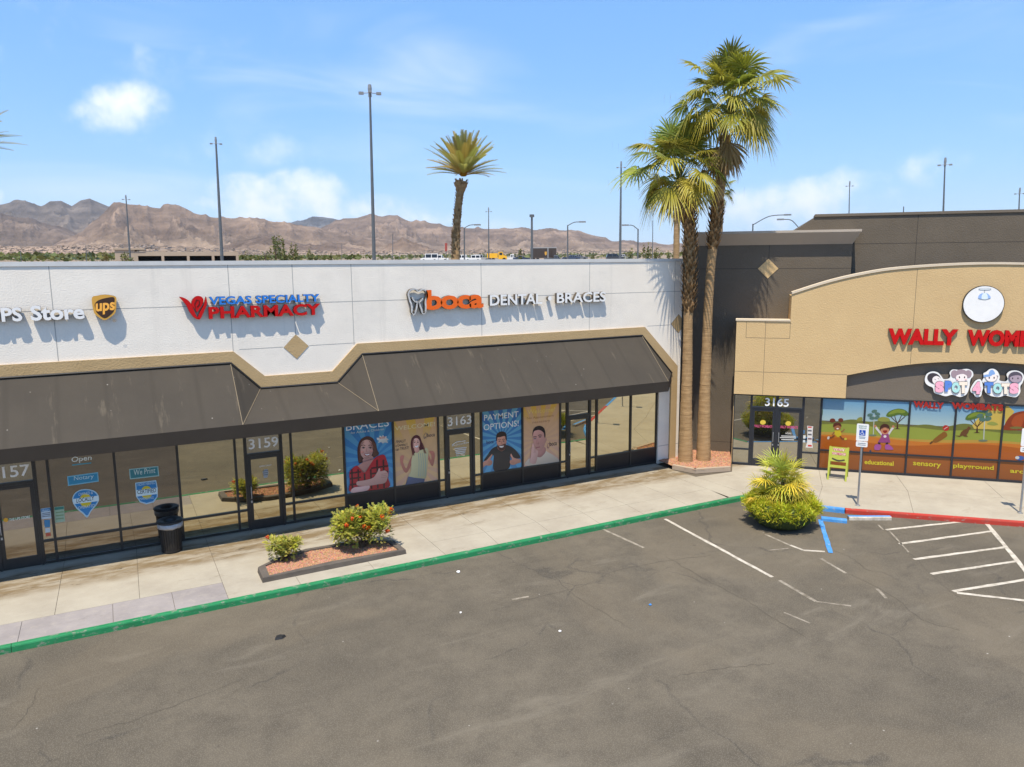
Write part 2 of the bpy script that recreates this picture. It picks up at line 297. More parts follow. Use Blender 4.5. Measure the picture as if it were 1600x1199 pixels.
# ------------------------------------------------------------------ mesh helpers
ORG = {}
class MB:
    def __init__(s): s.v = []; s.f = []; s.c = []; s.m = []; s.smooth = False
    def face(s, pts, col=None, mi=0):
        k = len(s.v); s.v.extend([tuple(map(float, p)) for p in pts]); s.f.append(tuple(range(k, k + len(pts)))); s.c.append(col); s.m.append(mi)
    def box8(s, p, mi=0, col=None):                      # p: 8 corners, bottom ring then top ring
        k = len(s.v); s.v.extend([tuple(map(float, q)) for q in p])
        for q in ((3, 2, 1, 0), (4, 5, 6, 7), (0, 1, 5, 4), (1, 2, 6, 5), (2, 3, 7, 6), (3, 0, 4, 7)): s.f.append(tuple(k + i for i in q)); s.c.append(col); s.m.append(mi)
    def box(s, a, b, mi=0, fn=None, col=None):
        fn = fn or (lambda x, y, z: (x, y, z))
        x0, y0, z0 = a; x1, y1, z1 = b
        s.box8([fn(x0, y0, z0), fn(x1, y0, z0), fn(x1, y1, z0), fn(x0, y1, z0), fn(x0, y0, z1), fn(x1, y0, z1), fn(x1, y1, z1), fn(x0, y1, z1)], mi, col)
    def prism(s, front, back, mi=0, mside=None, col=None):       # two matching loops
        n = len(front); k = len(s.v); s.v.extend([tuple(map(float, p)) for p in front]); s.v.extend([tuple(map(float, p)) for p in back])
        s.f.append(tuple(range(k, k + n))); s.m.append(mi); s.c.append(col); s.f.append(tuple(range(k + 2 * n - 1, k + n - 1, -1))); s.m.append(mi if mside is None else mside); s.c.append(col)
        for i in range(n):
            j = (i + 1) % n; s.f.append((k + i, k + n + i, k + n + j, k + j)); s.m.append(mi if mside is None else mside); s.c.append(col)
    def tube(s, pts, rad, n=10, cap=True, mi=0, col=None, jit=0, rng=None):
        pts = [np.array(p, float) for p in pts]; k = len(s.v)
        if not hasattr(rad, '__len__'): rad = [rad] * len(pts)
        ref = None
        for i, p in enumerate(pts):
            t = pts[min(i + 1, len(pts) - 1)] - pts[max(i - 1, 0)]; t /= (np.linalg.norm(t) + 1e-9)
            if ref is None: ref = np.array([1.0, 0, 0]) if abs(t[0]) < .9 else np.array([0, 1.0, 0])
            a = ref - t * (ref @ t); a /= np.linalg.norm(a); b = np.cross(t, a); ref = a
            for j in range(n):
                q = 2 * math.pi * j / n; r = rad[i] * (1 + (rng.uniform(-jit, jit) if jit else 0)); s.v.append(tuple(p + a * math.cos(q) * r + b * math.sin(q) * r))
        for i in range(len(pts) - 1):
            for j in range(n):
                j2 = (j + 1) % n; s.f.append((k + i * n + j, k + i * n + j2, k + (i + 1) * n + j2, k + (i + 1) * n + j)); s.c.append(col); s.m.append(mi)
        if cap:
            s.f.append(tuple(k + j for j in range(n - 1, -1, -1))); s.c.append(col); s.m.append(mi)
            s.f.append(tuple(k + (len(pts) - 1) * n + j for j in range(n))); s.c.append(col); s.m.append(mi)
    def lathe(s, prof, c, n=24, mi=0):
        k = len(s.v)
        for r, z in prof:
            for j in range(n): q = 2 * math.pi * j / n; s.v.append((c[0] + r * math.cos(q), c[1] + r * math.sin(q), c[2] + z))
        for i in range(len(prof) - 1):
            for j in range(n): j2 = (j + 1) % n; s.f.append((k + i * n + j, k + i * n + j2, k + (i + 1) * n + j2, k + (i + 1) * n + j)); s.c.append(None); s.m.append(mi)
    def ball(s, c, rx, ry, rz, n=10, mi=0):
        s.lathe([(rx * math.sin(math.pi * i / n), -rz * math.cos(math.pi * i / n)) for i in range(n + 1)], c, n + 4, mi)
    def build(s, name, mats, parent=None, loc=None, smooth=None):
        if not isinstance(mats, (list, tuple)): mats = [mats]
        org = np.array(ORG[parent.name] if parent is not None else (loc if loc is not None else (0, 0, 0)), float)
        me = bpy.data.meshes.new(name)
        V = np.array(s.v, float) - org if s.v else np.zeros((0, 3))
        me.from_pydata([tuple(p) for p in V], [], s.f)
        for m_ in mats: me.materials.append(m_)
        if any(s.m): me.polygons.foreach_set('material_index', s.m)
        if any(c is not None for c in s.c):
            ca = me.color_attributes.new('Col', 'FLOAT_COLOR', 'CORNER'); buf = np.ones((len(me.loops), 4), np.float32); i = 0
            for f, c in zip(s.f, s.c):
                n = len(f)
                if c is not None:
                    if isinstance(c, list): buf[i:i + n] = c
                    else: buf[i:i + n] = c
                i += n
            ca.data.foreach_set('color', buf.ravel())
        if s.smooth if smooth is None else smooth: me.polygons.foreach_set('use_smooth', [True] * len(me.polygons))
        me.update()
        o = bpy.data.objects.new(name, me); COL.objects.link(o)
        if parent is not None: o.parent = parent
        else: o.location = org
        ORG[o.name] = org
        return o

def tag(o, label=None, cat=None, group=None, kind=None):
    if label: o['label'] = label
    if cat: o['category'] = cat
    if group: o['group'] = group
    if kind: o['kind'] = kind
    return o
def thing(name, label, cat, loc=(0, 0, 0), group=None):
    o = bpy.data.objects.new(name, None); COL.objects.link(o); o.location = tuple(map(float, loc)); o.empty_display_size = .3; ORG[o.name] = np.array(loc, float)
    return tag(o, label, cat, group)

def text_geo(txt, extrude=0.0, offset=0.0, shear=0.0, space=1.0):
    cu = bpy.data.curves.new('t', 'FONT'); cu.body = txt; cu.extrude = extrude; cu.offset = offset; cu.shear = shear; cu.space_character = space; cu.resolution_u = 3
    ob = bpy.data.objects.new('t', cu); COL.objects.link(ob); dg = bpy.context.evaluated_depsgraph_get()
    me = bpy.data.meshes.new_from_object(ob.evaluated_get(dg)); V = np.zeros(len(me.vertices) * 3); me.vertices.foreach_get('co', V); V = V.reshape(-1, 3)
    F = [tuple(p.vertices) for p in me.polygons]; NZ = [p.normal.z for p in me.polygons]
    bpy.data.objects.remove(ob); bpy.data.curves.remove(cu); bpy.data.meshes.remove(me)
    return V, F, NZ
def text_into(mb, txt, box, fn, depth=0.0, offset=0.0, shear=0.0, prefix=None, col=None, mi=0, mside=1, space=1.0):
    """letters filling box (u0,v0,u1,v1); fn(u,v,w) maps them onto their wall, w outwards"""
    V, F, NZ = text_geo(txt, .05 if depth else 0, offset, shear, space)
    lo, hi = V.min(0), V.max(0); hx = hi[0]
    if prefix: hx = text_geo(prefix, 0, offset, shear, space)[0][:, 0].max()
    u = box[0] + (V[:, 0] - lo[0]) / (hx - lo[0]) * (box[2] - box[0]); v = box[1] + (V[:, 1] - lo[1]) / (hi[1] - lo[1]) * (box[3] - box[1])
    w = (V[:, 2] / .05 * .5 + .5) * depth if depth else V[:, 2] * 0
    k = len(mb.v); mb.v.extend([tuple(map(float, fn(a, b, c))) for a, b, c in zip(u, v, w)])
    for f, nz in zip(F, NZ):
        mb.f.append(tuple(k + i for i in f)); mb.c.append(col); mb.m.append((mi if nz > .5 else mside) if depth else mi)

def smooth_loop(pts, n=5, closed=True):
    P = [np.array(p, float) for p in pts]; out = []; m = len(P)
    for i in range(m if closed else m - 1):
        p0, p1, p2, p3 = (P[(i - 1) % m], P[i], P[(i + 1) % m], P[(i + 2) % m]) if closed else (P[max(i - 1, 0)], P[i], P[i + 1], P[min(i + 2, m - 1)])
        for k in range(n):
            t = k / n; out.append(.5 * ((2 * p1) + (-p0 + p2) * t + (2 * p0 - 5 * p1 + 4 * p2 - p3) * t * t + (-p0 + 3 * p1 - 3 * p2 + p3) * t ** 3))
    if not closed: out.append(P[-1])
    return out
class Art:
    """flat printed picture: coloured shapes traced in a crop of the photo (ox, oy, zoom) and laid on their real plane fn(px, py, w)"""
    def __init__(s, mb, fn, ox, oy, k, w0=.004, gain=1.0, step=.0009): s.mb, s.fn, s.ox, s.oy, s.k, s.w, s.g, s.st = mb, fn, ox, oy, k, w0, gain, step; s.shade = 0
    def P(s, p): return s.fn(s.ox + p[0] / s.k, s.oy + p[1] / s.k, s.w)
    def poly(s, pts, c, smooth=True):
        if smooth: pts = smooth_loop(pts)
        s.w += s.st; c = c if isinstance(c, list) else srgb(c, s.g)
        if s.shade and not isinstance(c, list):                              # the modelling of a printed photograph
            q = np.array(pts, float); lo, hi = q.min(0), q.max(0); t = ((q - lo) / np.maximum(hi - lo, 1e-6) - .5) @ np.array([.6, .75]); m_ = q.mean(0)
            f = [tuple(min(.95, x * (1 - s.shade * a)) for x in c[:3]) + (1,) for a in t]; mid = tuple(min(.95, x * (1 + s.shade * .32)) for x in c[:3]) + (1,)
            cv = sum(1 for i in range(len(q)) if np.cross(q[i] - q[i - 1], q[(i + 1) % len(q)] - q[i]) < 0); 
            if min(cv, len(q) - cv) < len(q) * .12:
                for i in range(len(q)): s.mb.face([s.P(q[i - 1]), s.P(q[i]), s.P(m_)], [f[i - 1], f[i], mid])
                return
            c = f
        s.mb.face([s.P(p) for p in pts], c)
    def grad(s, pts, cols): s.w += s.st; s.mb.face([s.P(p) for p in pts], [srgb(c, s.g) for c in cols])
    def ell(s, x, y, rx, ry, c, rot=0, n=18):
        a = R(rot); s.poly([(x + rx * math.cos(q) * math.cos(a) - ry * math.sin(q) * math.sin(a), y + rx * math.cos(q) * math.sin(a) + ry * math.sin(q) * math.cos(a)) for q in [2 * math.pi * i / n for i in range(n)]], c, False)
    def line(s, pts, wd, c, smooth=True):
        if smooth and len(pts) > 2: pts = smooth_loop(pts, 5, False)
        pts = [np.array(p, float) for p in pts]; L_, R_ = [], []; s.w += s.st
        for i, p in enumerate(pts):
            t = pts[min(i + 1, len(pts) - 1)] - pts[max(i - 1, 0)]; t /= np.linalg.norm(t) + 1e-9; n = np.array([-t[1], t[0]]) * wd / 2; L_.append(p + n); R_.append(p - n)
        for i in range(len(pts) - 1): s.mb.face([s.P(L_[i]), s.P(L_[i + 1]), s.P(R_[i + 1]), s.P(R_[i])], srgb(c, s.g))
    def text(s, txt, tl, tr, h, c, offset=0.0, shear=0.0, space=1.0):     # baseline from tl to tr, letters h high
        s.w += s.st; a = np.array(tl, float); b = np.array(tr, float); d = b - a
        text_into(s.mb, txt, (0, 0, 1, 1), lambda u, v, w: s.P(a + d * u + np.array([0, -h]) * v), 0, offset, shear, None, srgb(c, s.g), 0, 0, space)

rnd = random.Random(7); nrg = np.random.default_rng(5)
PARTS_BELOW = None
# ------------------------------------------------------------------ ground, kerbs, markings
def structure(name, mb, m): return tag(mb.build(name, m), kind='structure')
def ground_poly(px, z): return [on_z(a, b, z) for a, b in px]

def build_ground():
    mb = MB(); n = 12                                             # one ground sheet
    mb.face([(-140, -140, GZ), (150, -140, GZ), (150, 60, GZ), (-140, 60, GZ)])
    structure('parking_lot', mb, MT['asphalt'])
    # pavement: kerb line from the photo
    KY = -4.42; corner = [np.array([17.75, KY - .05, 0]), np.array([18.75, -6.3, 0]), np.array([19.24, -6.93, 0])]
    farp = np.array([29.7, -17.0, 0])
    inner = [np.array([-16, KY, 0]), *corner, farp]
    wall = [np.array([-16, .02, 0]), np.array([17.6, .02, 0]), np.array([18.5, .02, 0]), W(1.9, .02, 0), W(20, .02, 0)]
    mb = MB(); base = [*inner, W(20, .4, 0), W(20, -2, 0), W(-.5, -2, 0), np.array([17, 1.5, 0]), np.array([-16, 1.5, 0])]
    mb.face([(p[0], p[1], -.014) for p in base])
    structure('pavement_base', mb, MT['slab_joint'])
    mb = MB(); g = .0045
    xs = [-16, -12.6, -9, -6.4, -3.9, -1.45, .2, 1.9, 3.5, 5.3, 7.2, 8.82, 10.48, 12.1, 13.7, 15.4, 17.0]
    def slab(pts, mi=0):
        c = sum(pts) / len(pts); q = []
        for i, p in enumerate(pts):
            a, b = pts[i - 1], pts[(i + 1) % len(pts)]
            e1 = (p - a) / np.linalg.norm(p - a); e2 = (b - p) / np.linalg.norm(b - p); n1 = np.array([-e1[1], e1[0], 0]); n2 = np.array([-e2[1], e2[0], 0]); bi = n1 + n2; bi /= max(1e-6, bi @ n1); bl = np.linalg.norm(bi); bi = bi / bl * min(bl, 1.6); q.append(p + bi * g)
        top = [np.array([p[0], p[1], 0.0]) for p in q]; bot = [np.array([p[0], p[1], -.03]) for p in q]
        mb.prism(top, bot, mi)
    A = np.array
    for i in range(len(xs) - 1):
        a, b = xs[i], xs[i + 1]
        if b <= 2.0:
            slab([A([a - .06, -3.40, 0]), A([b - (.06 if b < 1.8 else 0), -3.40, 0]), A([b, .3, 0]), A([a, .3, 0])])
        elif a >= 6.9:
            slab([A([a, -3.42, 0]), A([b, -3.42, 0]), A([b, .3, 0]), A([a, .3, 0])]); slab([A([a - (.1 if a > 7.3 else 0), KY, 0]), A([b - (.1 if b < 16.9 else 0), KY, 0]), A([b, -3.42, 0]), A([a, -3.42, 0])])
        else:
            slab([A([a, KY, 0]), A([b, KY, 0]), A([b, -1.75, 0]), A([a, -1.75, 0])]); slab([A([a, -1.75, 0]), A([b, -1.75, 0]), A([b, .3, 0]), A([a, .3, 0])])
    gx = [-16, -12.5, -9, -5.6, -4.0, -2.1, -.4, .8, 1.9]
    for a, b in zip(gx[:-1], gx[1:]): slab([A([a, KY, 0]), A([b, KY, 0]), A([b, -3.40, 0]), A([a, -3.40, 0])], 1)
    # apron in front of the corner shop
    slab([A([16.9, KY, 0]), corner[0], W(.9, 2.1, 0), A([17.55, -1.0, 0]), A([17.55, .3, 0]), A([17.0, .3, 0]), A([17.0, -3.42, 0])])
    slab([corner[0], corner[1], W(5.0, 2.2, 0), W(2.1, 1.1, 0), W(.9, 2.1, 0)])
    slab([W(2.1, 1.1, 0), W(5.0, 2.2, 0), W(5.1, -.2, 0), W(2.1, -.2, 0)])
    q = [5.0, 7.6, 10.3, 13.0, 15.7, 20]
    outer = [corner[1]] + [corner[2] + (farp - corner[2]) * t for t in (.19, .39, .60, .8, 1)]
    outer[1] = corner[2] + (farp - corner[2]) * .13
    for i in range(5):
        o1, o2 = outer[i], outer[i + 1]
        pts = [o1] + ([corner[2]] if i == 0 else []) + [o2]
        i1 = W(q[i], 2.2 if i == 0 else 2.0, 0); i2 = W(q[i + 1], 2.0, 0)
        slab(pts + [i2, i1]); slab([i1, i2, W(q[i + 1], -.2, 0), W(q[i] + (.1 if i == 0 else 0), -.2, 0)])
    structure('pavement', mb, [MT['concrete'], MT['gutter']])
    # kerbs: real steps with a rounded nose
    def kerb(path, name, m, w=.15):
        path = [A(p) for p in path]; mb = MB()
        prof = [(0, GZ - .1), (0, .004), (.02, .012), (w - .035, .012), (w - .01, .004), (w, -.02), (w + .012, GZ - .1)]
        loops = []
        for i, p in enumerate(path):
            a = path[max(i - 1, 0)]; b = path[min(i + 1, len(path) - 1)]; t = (b - a)[:2]; t = t / np.linalg.norm(t); nn = A([t[1], -t[0], 0])
            loops.append([p + nn * u + A([0, 0, z]) for u, z in prof])
        n = len(prof)
        for i in range(len(path) - 1):
            for j in range(n - 1): mb.face([loops[i][j], loops[i + 1][j], loops[i + 1][j + 1], loops[i][j + 1]])
        mb.face(loops[0]); mb.face(loops[-1][::-1])
        return structure(name, mb, m)
    kerb([(x, KY, 0) for x in (-16, -8, -2.2)], 'green_kerb', MT['green_paint'])
    kerb([(x, KY, 0) for x in (-2.19, 2, 6.05)], 'green_kerb', MT['green_paint'])
    kerb([(x, KY, 0) for x in (6.06, 9, 12.4)], 'green_kerb', MT['green_paint'])
    kerb([(12.41, KY, 0), (15, KY, 0), (17.75, KY - .05, 0)], 'green_kerb', MT['green_paint'])
    kerb([corner[0] + A([.02, -.04, 0]), corner[1]], 'blue_kerb', MT['blue_paint']); kerb([corner[1] + A([.003, -.004, 0]), corner[2]], 'blue_kerb', MT['blue_paint'])
    redend = corner[2] + (farp - corner[2]) * .33
    kerb([corner[2] + A([.003, -.003, 0]), corner[2] + (farp - corner[2]) * .15, redend], 'red_kerb', MT['red_paint'])
    kerb([redend + A([.003, -.003, 0]), farp], 'blue_kerb', MT['blue_paint'])
    # painted lines, traced on the asphalt
    def lines(name, m, segs, z=GZ + .004):
        mb = MB()
        for x0, y0, x1, y1, w in segs:
            a = on_z(x0, y0, z); b = on_z(x1, y1, z); t = b - a; L_ = np.linalg.norm(t); t /= L_; nn = A([-t[1], t[0], 0]) * w / 2; k = max(1, int(L_ / .25)); prev = None
            for i in range(k + 1):
                p = a + t * L_ * i / k; e = rnd.uniform(.8, 1.12); e2 = rnd.uniform(.8, 1.12); cur = (p + nn * e, p - nn * e2)
                if prev: mb.face([prev[0], prev[1], cur[1], cur[0]])
                prev = cur
        return structure(name, mb, m)
    lines('white_parking_line', MT['white_paint'], [(1039, 811, 1207, 902, .11), (1384, 828, 1514, 814, .11), (1405, 850, 1550, 830, .11), (1428, 874, 1572, 855, .11), (1455, 897, 1588, 877, .11), (1489, 924, 1640, 900, .11),
          (1255, 860, 1289, 862, .10)])
    lines('white_parking_line', MT['white_paint'], [(1540, 816, 1640, 938, .12), (1495, 926.5, 1720, 952, .11), (1235, 852, 1255, 860, .09)], GZ + .008)
    lines('faded_parking_line', MT['faded_paint'], [(1218, 907, 1275, 940, .10), (1196, 835, 1236, 853, .08), (940, 826, 1006, 856, .09), (1275, 940, 1330, 947, .06), (1283, 873, 1322, 896, .08), (1370, 920, 1385, 935, .07),
          (1420, 863, 1390, 830, .05), (800, 937, 826, 932, .07), (1225, 957, 1266, 974, .05), (1232, 857, 1200, 860, .05), (1380, 828, 1372, 820, .06)])
    lines('blue_parking_line', MT['blue_paint'], [(1282, 812, 1298, 864, .13)], GZ + .012)
    # long cracks and a rough repaired patch
    mb = MB()
    for pts in ([(800, 942), (905, 917), (960, 893), (1030, 878), (1110, 868)], [(1296, 858), (1330, 872), (1355, 890), (1380, 895), (1410, 910)], [(1040, 870), (1120, 915), (1160, 935), (1215, 970), (1270, 1003)], [(1380, 826), (1420, 862), (1470, 912), (1500, 935)],
                [(870, 905), (905, 935), (990, 985)], [(1330, 898), (1400, 935), (1440, 968), (1500, 985)], [(1050, 1058), (1150, 1042), (1210, 1038)], [(20, 1140), (50, 1100), (60, 1075)], [(120, 1150), (240, 1115), (380, 1060)]):
        P = smooth_loop([on_z(a, b, GZ + .0035) for a, b in pts], 10, False); prev = None
        for i, p in enumerate(P):
            t = P[min(i + 1, len(P) - 1)] - P[max(i - 1, 0)]; t /= np.linalg.norm(t); nn = A([-t[1], t[0], 0]); p = p + nn * rnd.uniform(-.03, .03); w = rnd.uniform(.002, .008); cur = (p + nn * w, p - nn * w)
            if prev is not None: mb.face([prev[0], prev[1], cur[1], cur[0]])
            prev = cur
    structure('asphalt_crack', mb, MT['tar'])
    # far ground sloping up towards the mountains
    mb = MB(); azs = np.linspace(-1.25, 1.25, 90); rs = [58, 62, 100, 160, 240, 400, 700, 1000, 1500, 2200, 3000, 4500, 6000, 9000, 14000]; a0 = math.atan2(c_f[1], c_f[0])
    for r in rs:
        for a in azs: mb.v.append((CAMPOS[0] + r * math.cos(a0 + a), CAMPOS[1] + r * math.sin(a0 + a), terr(r) - .3))
    n = len(azs)
    for i in range(len(rs) - 1):
        for j in range(n - 1): mb.f.append((i * n + j, (i + 1) * n + j, (i + 1) * n + j + 1, i * n + j + 1)); mb.c.append(None); mb.m.append(0)
    structure('terrain', mb, MT['desert'])
build_ground()

# ------------------------------------------------------------------ white shop row
def frame_rect(mb, u0, u1, z0, z1, fn, t=.03, d0=-.02, d1=.05, rails=()):
    mb.box((u0, d0, z0), (u0 + t, d1, z1), 0, fn); mb.box((u1 - t, d0, z0), (u1, d1, z1), 0, fn)
    for a, b in ((z0, z0 + .06), (z1 - .05, z1)) + tuple((r - .028, r + .028) for r in rails): mb.box((u0 + t + .0006, d0, a), (u1 - t - .0006, d1 - .004, b), 0, fn)
def fA(u, d, z): return (u, -d, z)                      # d = out of the wall
HEAD = 2.96
def window(parent, u0, u1, fn, glass, z0=.02, z1=HEAD, rail=.6, panel=False, fr='frame', pane_top=None):
    mb = MB(); frame_rect(mb, u0, u1, z0, z1, fn, rails=(rail,) if rail else ()); f = mb.build('window', MT[fr], parent)
    g = MB()
    lo = rail + .028 if panel else z0 + .06
    def pane(zb, zt): g.face([fn(u0 + .03, .004, zb), fn(u1 - .03, .004, zb), fn(u1 - .03, .004, zt), fn(u0 + .03, .004, zt)])
    if panel:
        pane(lo, z1 - .05)
        p = MB(); p.box((u0 + .0306, -.01, z0 + .06), (u1 - .0306, .03, rail - .028), 0, fn); p.build('kick_panel', MT['black_panel'], f)
    else:
        if rail: pane(z0 + .06, rail - .028); pane(rail + .028, z1 - .05)
        else: pane(z0 + .06, z1 - .05)
    g.build('pane', MT[glass], f)
    return f
def door(parent, u0, u1, fn, glass, number=None, nbox=None, ztop=2.14, head=HEAD, hinge='r', fr='frame', prefix=None):
    mb = MB(); t = .05
    mb.box((u0, -.02, .0), (u0 + t, .055, head), 0, fn); mb.box((u1 - t, -.02, .0), (u1, .055, head), 0, fn)
    mb.box((u0 + t + .0006, -.02, ztop), (u1 - t - .0006, .05, ztop + .07), 0, fn); mb.box((u0 + t + .0006, -.02, head - .05), (u1 - t - .0006, .05, head), 0, fn)
    d = mb.build('door', MT[fr], parent)
    a, b = u0 + t + .004, u1 - t - .004; s = .085
    lf = MB(); lf.box((a, -.012, .012), (a + s, .035, ztop - .006), 0, fn); lf.box((b - s, -.012, .012), (b, .035, ztop - .006), 0, fn)
    lf.box((a + s, -.012, .012), (b - s, .034, .27), 0, fn); lf.box((a + s, -.012, ztop - .1), (b - s, .034, ztop - .006), 0, fn); lf.build('leaf_frame', MT[fr], d)
    g = MB(); g.face([fn(a + s, .004, .27), fn(b - s, .004, .27), fn(b - s, .004, ztop - .1), fn(a + s, .004, ztop - .1)]); g.build('pane', MT[glass], d)
    g = MB(); g.face([fn(u0 + t, .002, ztop + .07), fn(u1 - t, .002, ztop + .07), fn(u1 - t, .002, head - .05), fn(u0 + t, .002, head - .05)]); g.build('transom_pane', MT['clear_glass'], d)
    hx = a + s * .5 if hinge == 'r' else b - s * .5
    h = MB(); P = [fn(hx, .035, .92), fn(hx, .085, .94), fn(hx, .09, 1.0), fn(hx, .09, 1.2), fn(hx, .085, 1.26), fn(hx, .035, 1.28)]; h.tube(P, .012, 8); h.build('handle', MT['steel'], d)
    lk = MB(); lk.box((hx - .02, .035, .80), (hx + .02, .055, .86), 0, fn); lk.build('lock', MT['steel'], d)
    if number:
        nm = MB(); text_into(nm, number, nbox, lambda u, v, w: fn(u, .008 + w, v), .004, .012, prefix=prefix); nm.build('number', [MT['white_number'], MT['white_number']], d)
    return d

def build_shop_row():
    B = thing('shop_building', 'long white stucco shop row with dark awning and tan trim above dark glass fronts', 'building', (4, 0, 0))
    m = MB(); m.box((-16, -.1, HEAD + .02), (18.57, .3, 7.42)); m.build('wall', MT['white_stucco'], B)
    m = MB(); m.box((17.6, -.1, .0), (18.57, .3, HEAD + .0196)); m.build('pilaster', MT['white_stucco'], B)
    m = MB(); m.box((-16, .301, HEAD + .02), (18.55, 26, 6.9)); m.box((-16, .30, .0), (18.5, .34, HEAD)); m.build('roof', MT['roof'], B)
    m = MB(); m.box((-16, -.125, 7.421), (18.595, .34, 7.53)); m.build('coping', MT['coping'], B)
    # stucco joints
    m = MB(); w = .009
    for x, z0 in ((-1.13, 5.12), (2.94, 5.12), (4.62, 5.5), (6.28, 5.10), (10.42, 5.14), (14.5, 5.14), (-5.2, 5.12), (18.2, 3.9)): m.box((x - w, -.102, z0), (x + w, -.0999, 7.42))
    for x0, x1, z in ((-16, 18.57, 6.355), (3.1, 4.26, 5.15), (4.98, 6.32, 5.15), (17.0, 18.05, 5.15)): m.box((x0, -.1015, z - w), (x1, -.0999, z + w))
    m.box((17.62, -.102, .66), (18.57, -.0999, .68))
    m.build('joint', MT['joint'], B)
    # tan band following the awning
    top = [(-16, 5.11), (2.94, 5.11), (3.72, 4.38), (5.60, 4.375), (6.36, 5.13), (16.85, 5.13), (18.40, 3.62), (18.40, .0)]
    bot = [(-16, 4.78), (2.84, 4.79), (3.58, 4.04), (5.73, 4.03), (6.49, 4.80), (16.71, 4.82), (18.10, 3.3), (18.10, .0)]
    m = MB()
    for i in range(len(top) - 1):
        q = [top[i], top[i + 1], bot[i + 1], bot[i]]
        m.prism([(x, -.155, z) for x, z in q], [(x, -.101, z) for x, z in q])
    m.build('trim_band', MT['tan_stucco'], B)
    # awning
    WY = -.16; OY = -1.72; T = 3.385; Bz = 3.05
    wl = [(-16, 4.78), (2.84, 4.79), (3.58, 4.04), (5.73, 4.03), (6.49, 4.80), (16.71, 4.82), (18.12, 3.36)]
    w = [np.array([x, WY, z]) for x, z in wl]; oz = lambda x: np.array([x, OY, T])
    C0, C, C1, C2 = oz(-16), oz(2.83), oz(6.42), oz(16.66)
    m = MB()
    def grid(a, b, c, d, nu, nv=6, sag=.035):                       # canvas sagging a little between its ribs
        n = np.cross(b - a, d - a); n /= np.linalg.norm(n); k = len(m.v)
        for j in range(nv + 1):
            for i in range(nu + 1):
                u, v = i / nu, j / nv; p = (a * (1 - u) + b * u) * (1 - v) + (d * (1 - u) + c * u) * v
                dip = abs(math.sin(math.pi * u * nu / 4)) ** .6 * math.sin(math.pi * v) * sag; m.v.append(tuple(p - np.array([0, .45, .9]) * dip))
        for j in range(nv):
            for i in range(nu): q = k + j * (nu + 1) + i; m.f.append((q, q + 1, q + nu + 2, q + nu + 1)); m.c.append(None); m.m.append(0)
    grid(C0, C, w[1], w[0], 64); grid(C, C1, w[3], w[2], 12); grid(C1, C2, w[5], w[4], 36)
    m.face([C, w[2], w[1]]); m.face([C1, w[4], w[3]]); m.face([C2, w[6], w[5]])
    m.smooth = False
    aw = m.build('awning', MT['awning'], B)
    m = MB(); m.box((-16, OY - .012, Bz), (16.66, OY + .012, T + .012))
    e = [np.array([16.6606, OY - .012, 0]), np.array([18.12, WY, 0]), np.array([18.12, WY + .02, 0]), np.array([16.6606, OY + .012, 0])]
    m.prism([p + [0, 0, T + .012] for p in e], [p + [0, 0, Bz] for p in e]); m.build('valance', MT['valance'], aw)
    up = np.array([0, -.01, .012])
    for a, b in ((C, w[1]), (C, w[2]), (C1, w[3]), (C1, w[4]), (C2, w[5])): m = MB(); m.tube([a + up, b + up], .007, 6); m.build('piping', MT['piping'], aw)
    m = MB()
    for i in range(len(wl) - 1): m.tube([w[i] + [0, -.02, .02], w[i + 1] + [0, -.02, .02]], .03, 6)
    m.build('head_bar', MT['black'], aw)
    m = MB(); m.box((-16, OY + .05, Bz + .02), (16.6, -.11, Bz + .03)); m.build('soffit', MT['valance'], aw)
    # dark bars under the canvas
    # glass front
    S = lambda a, b, g='gold_glass', p=False: window(B, a, b, fA, g, panel=p)
    for a, b in ((-9, -7.2), (-7.2, -5.4), (-5.4, -4.2), (-4.2, -3.1)): S(a, b, 'grey_glass')
    S(-3.1, -2.8, 'grey_glass'); door(B, -2.8, -1.88, fA, 'grey_glass', '3157', (FP(-16, 753, 0)[0], 2.33, FP(48, 745, 0)[0], 2.62))
    S(-1.88, -1.6, 'grey_glass'); S(-1.6, -.13, 'grey_glass'); S(-.13, 1.36, 'grey_glass')
    S(1.36, 2.82); S(2.82, 3.08); door(B, 3.08, 4.07, fA, 'gold_glass', '3159', (FP(388.7, 700, 0)[0], 2.33, FP(435, 696, 0)[0], 2.62)); S(4.07, 4.34); S(4.34, 5.87)
    S(5.87, 7.40, p=True); S(7.40, 8.88, p=True); S(8.88, 9.12); door(B, 9.12, 10.11, fA, 'gold_glass', '3163', (FP(699.5, 664, 0)[0], 2.33, FP(736.5, 659, 0)[0], 2.62)); S(10.11, 10.39)
    S(10.39, 11.91, p=True); S(11.91, 13.39, p=True); S(13.39, 13.67); door(B, 13.67, 14.62, fA, 'gold_glass'); S(14.62, 14.90); S(14.90, 16.39, p=True); S(16.39, 17.58, p=True)
    # diamond tiles
    for c, lab in (((4.62, 5.14), None), ((18.42, 5.18), 'diamond tile at the wall end beside the palm trunks')):
        m = MB(); r = .345
        q = [(c[0], c[1] + r), (min(c[0] + r, 18.56), c[1]), (c[0], c[1] - r), (c[0] - r, c[1])]
        if c[0] > 18: q = [(c[0], c[1] + r), (18.56, c[1] + r - .14), (18.56, c[1] - r + .14), (c[0], c[1] - r), (c[0] - r, c[1])]
        m.prism([(x, -.112, z) for x, z in q], [(x, -.1, z) for x, z in q], 0, 1); m.build('diamond_tile', [MT['tan_stucco'], MT['joint_dark']], B)
build_shop_row()

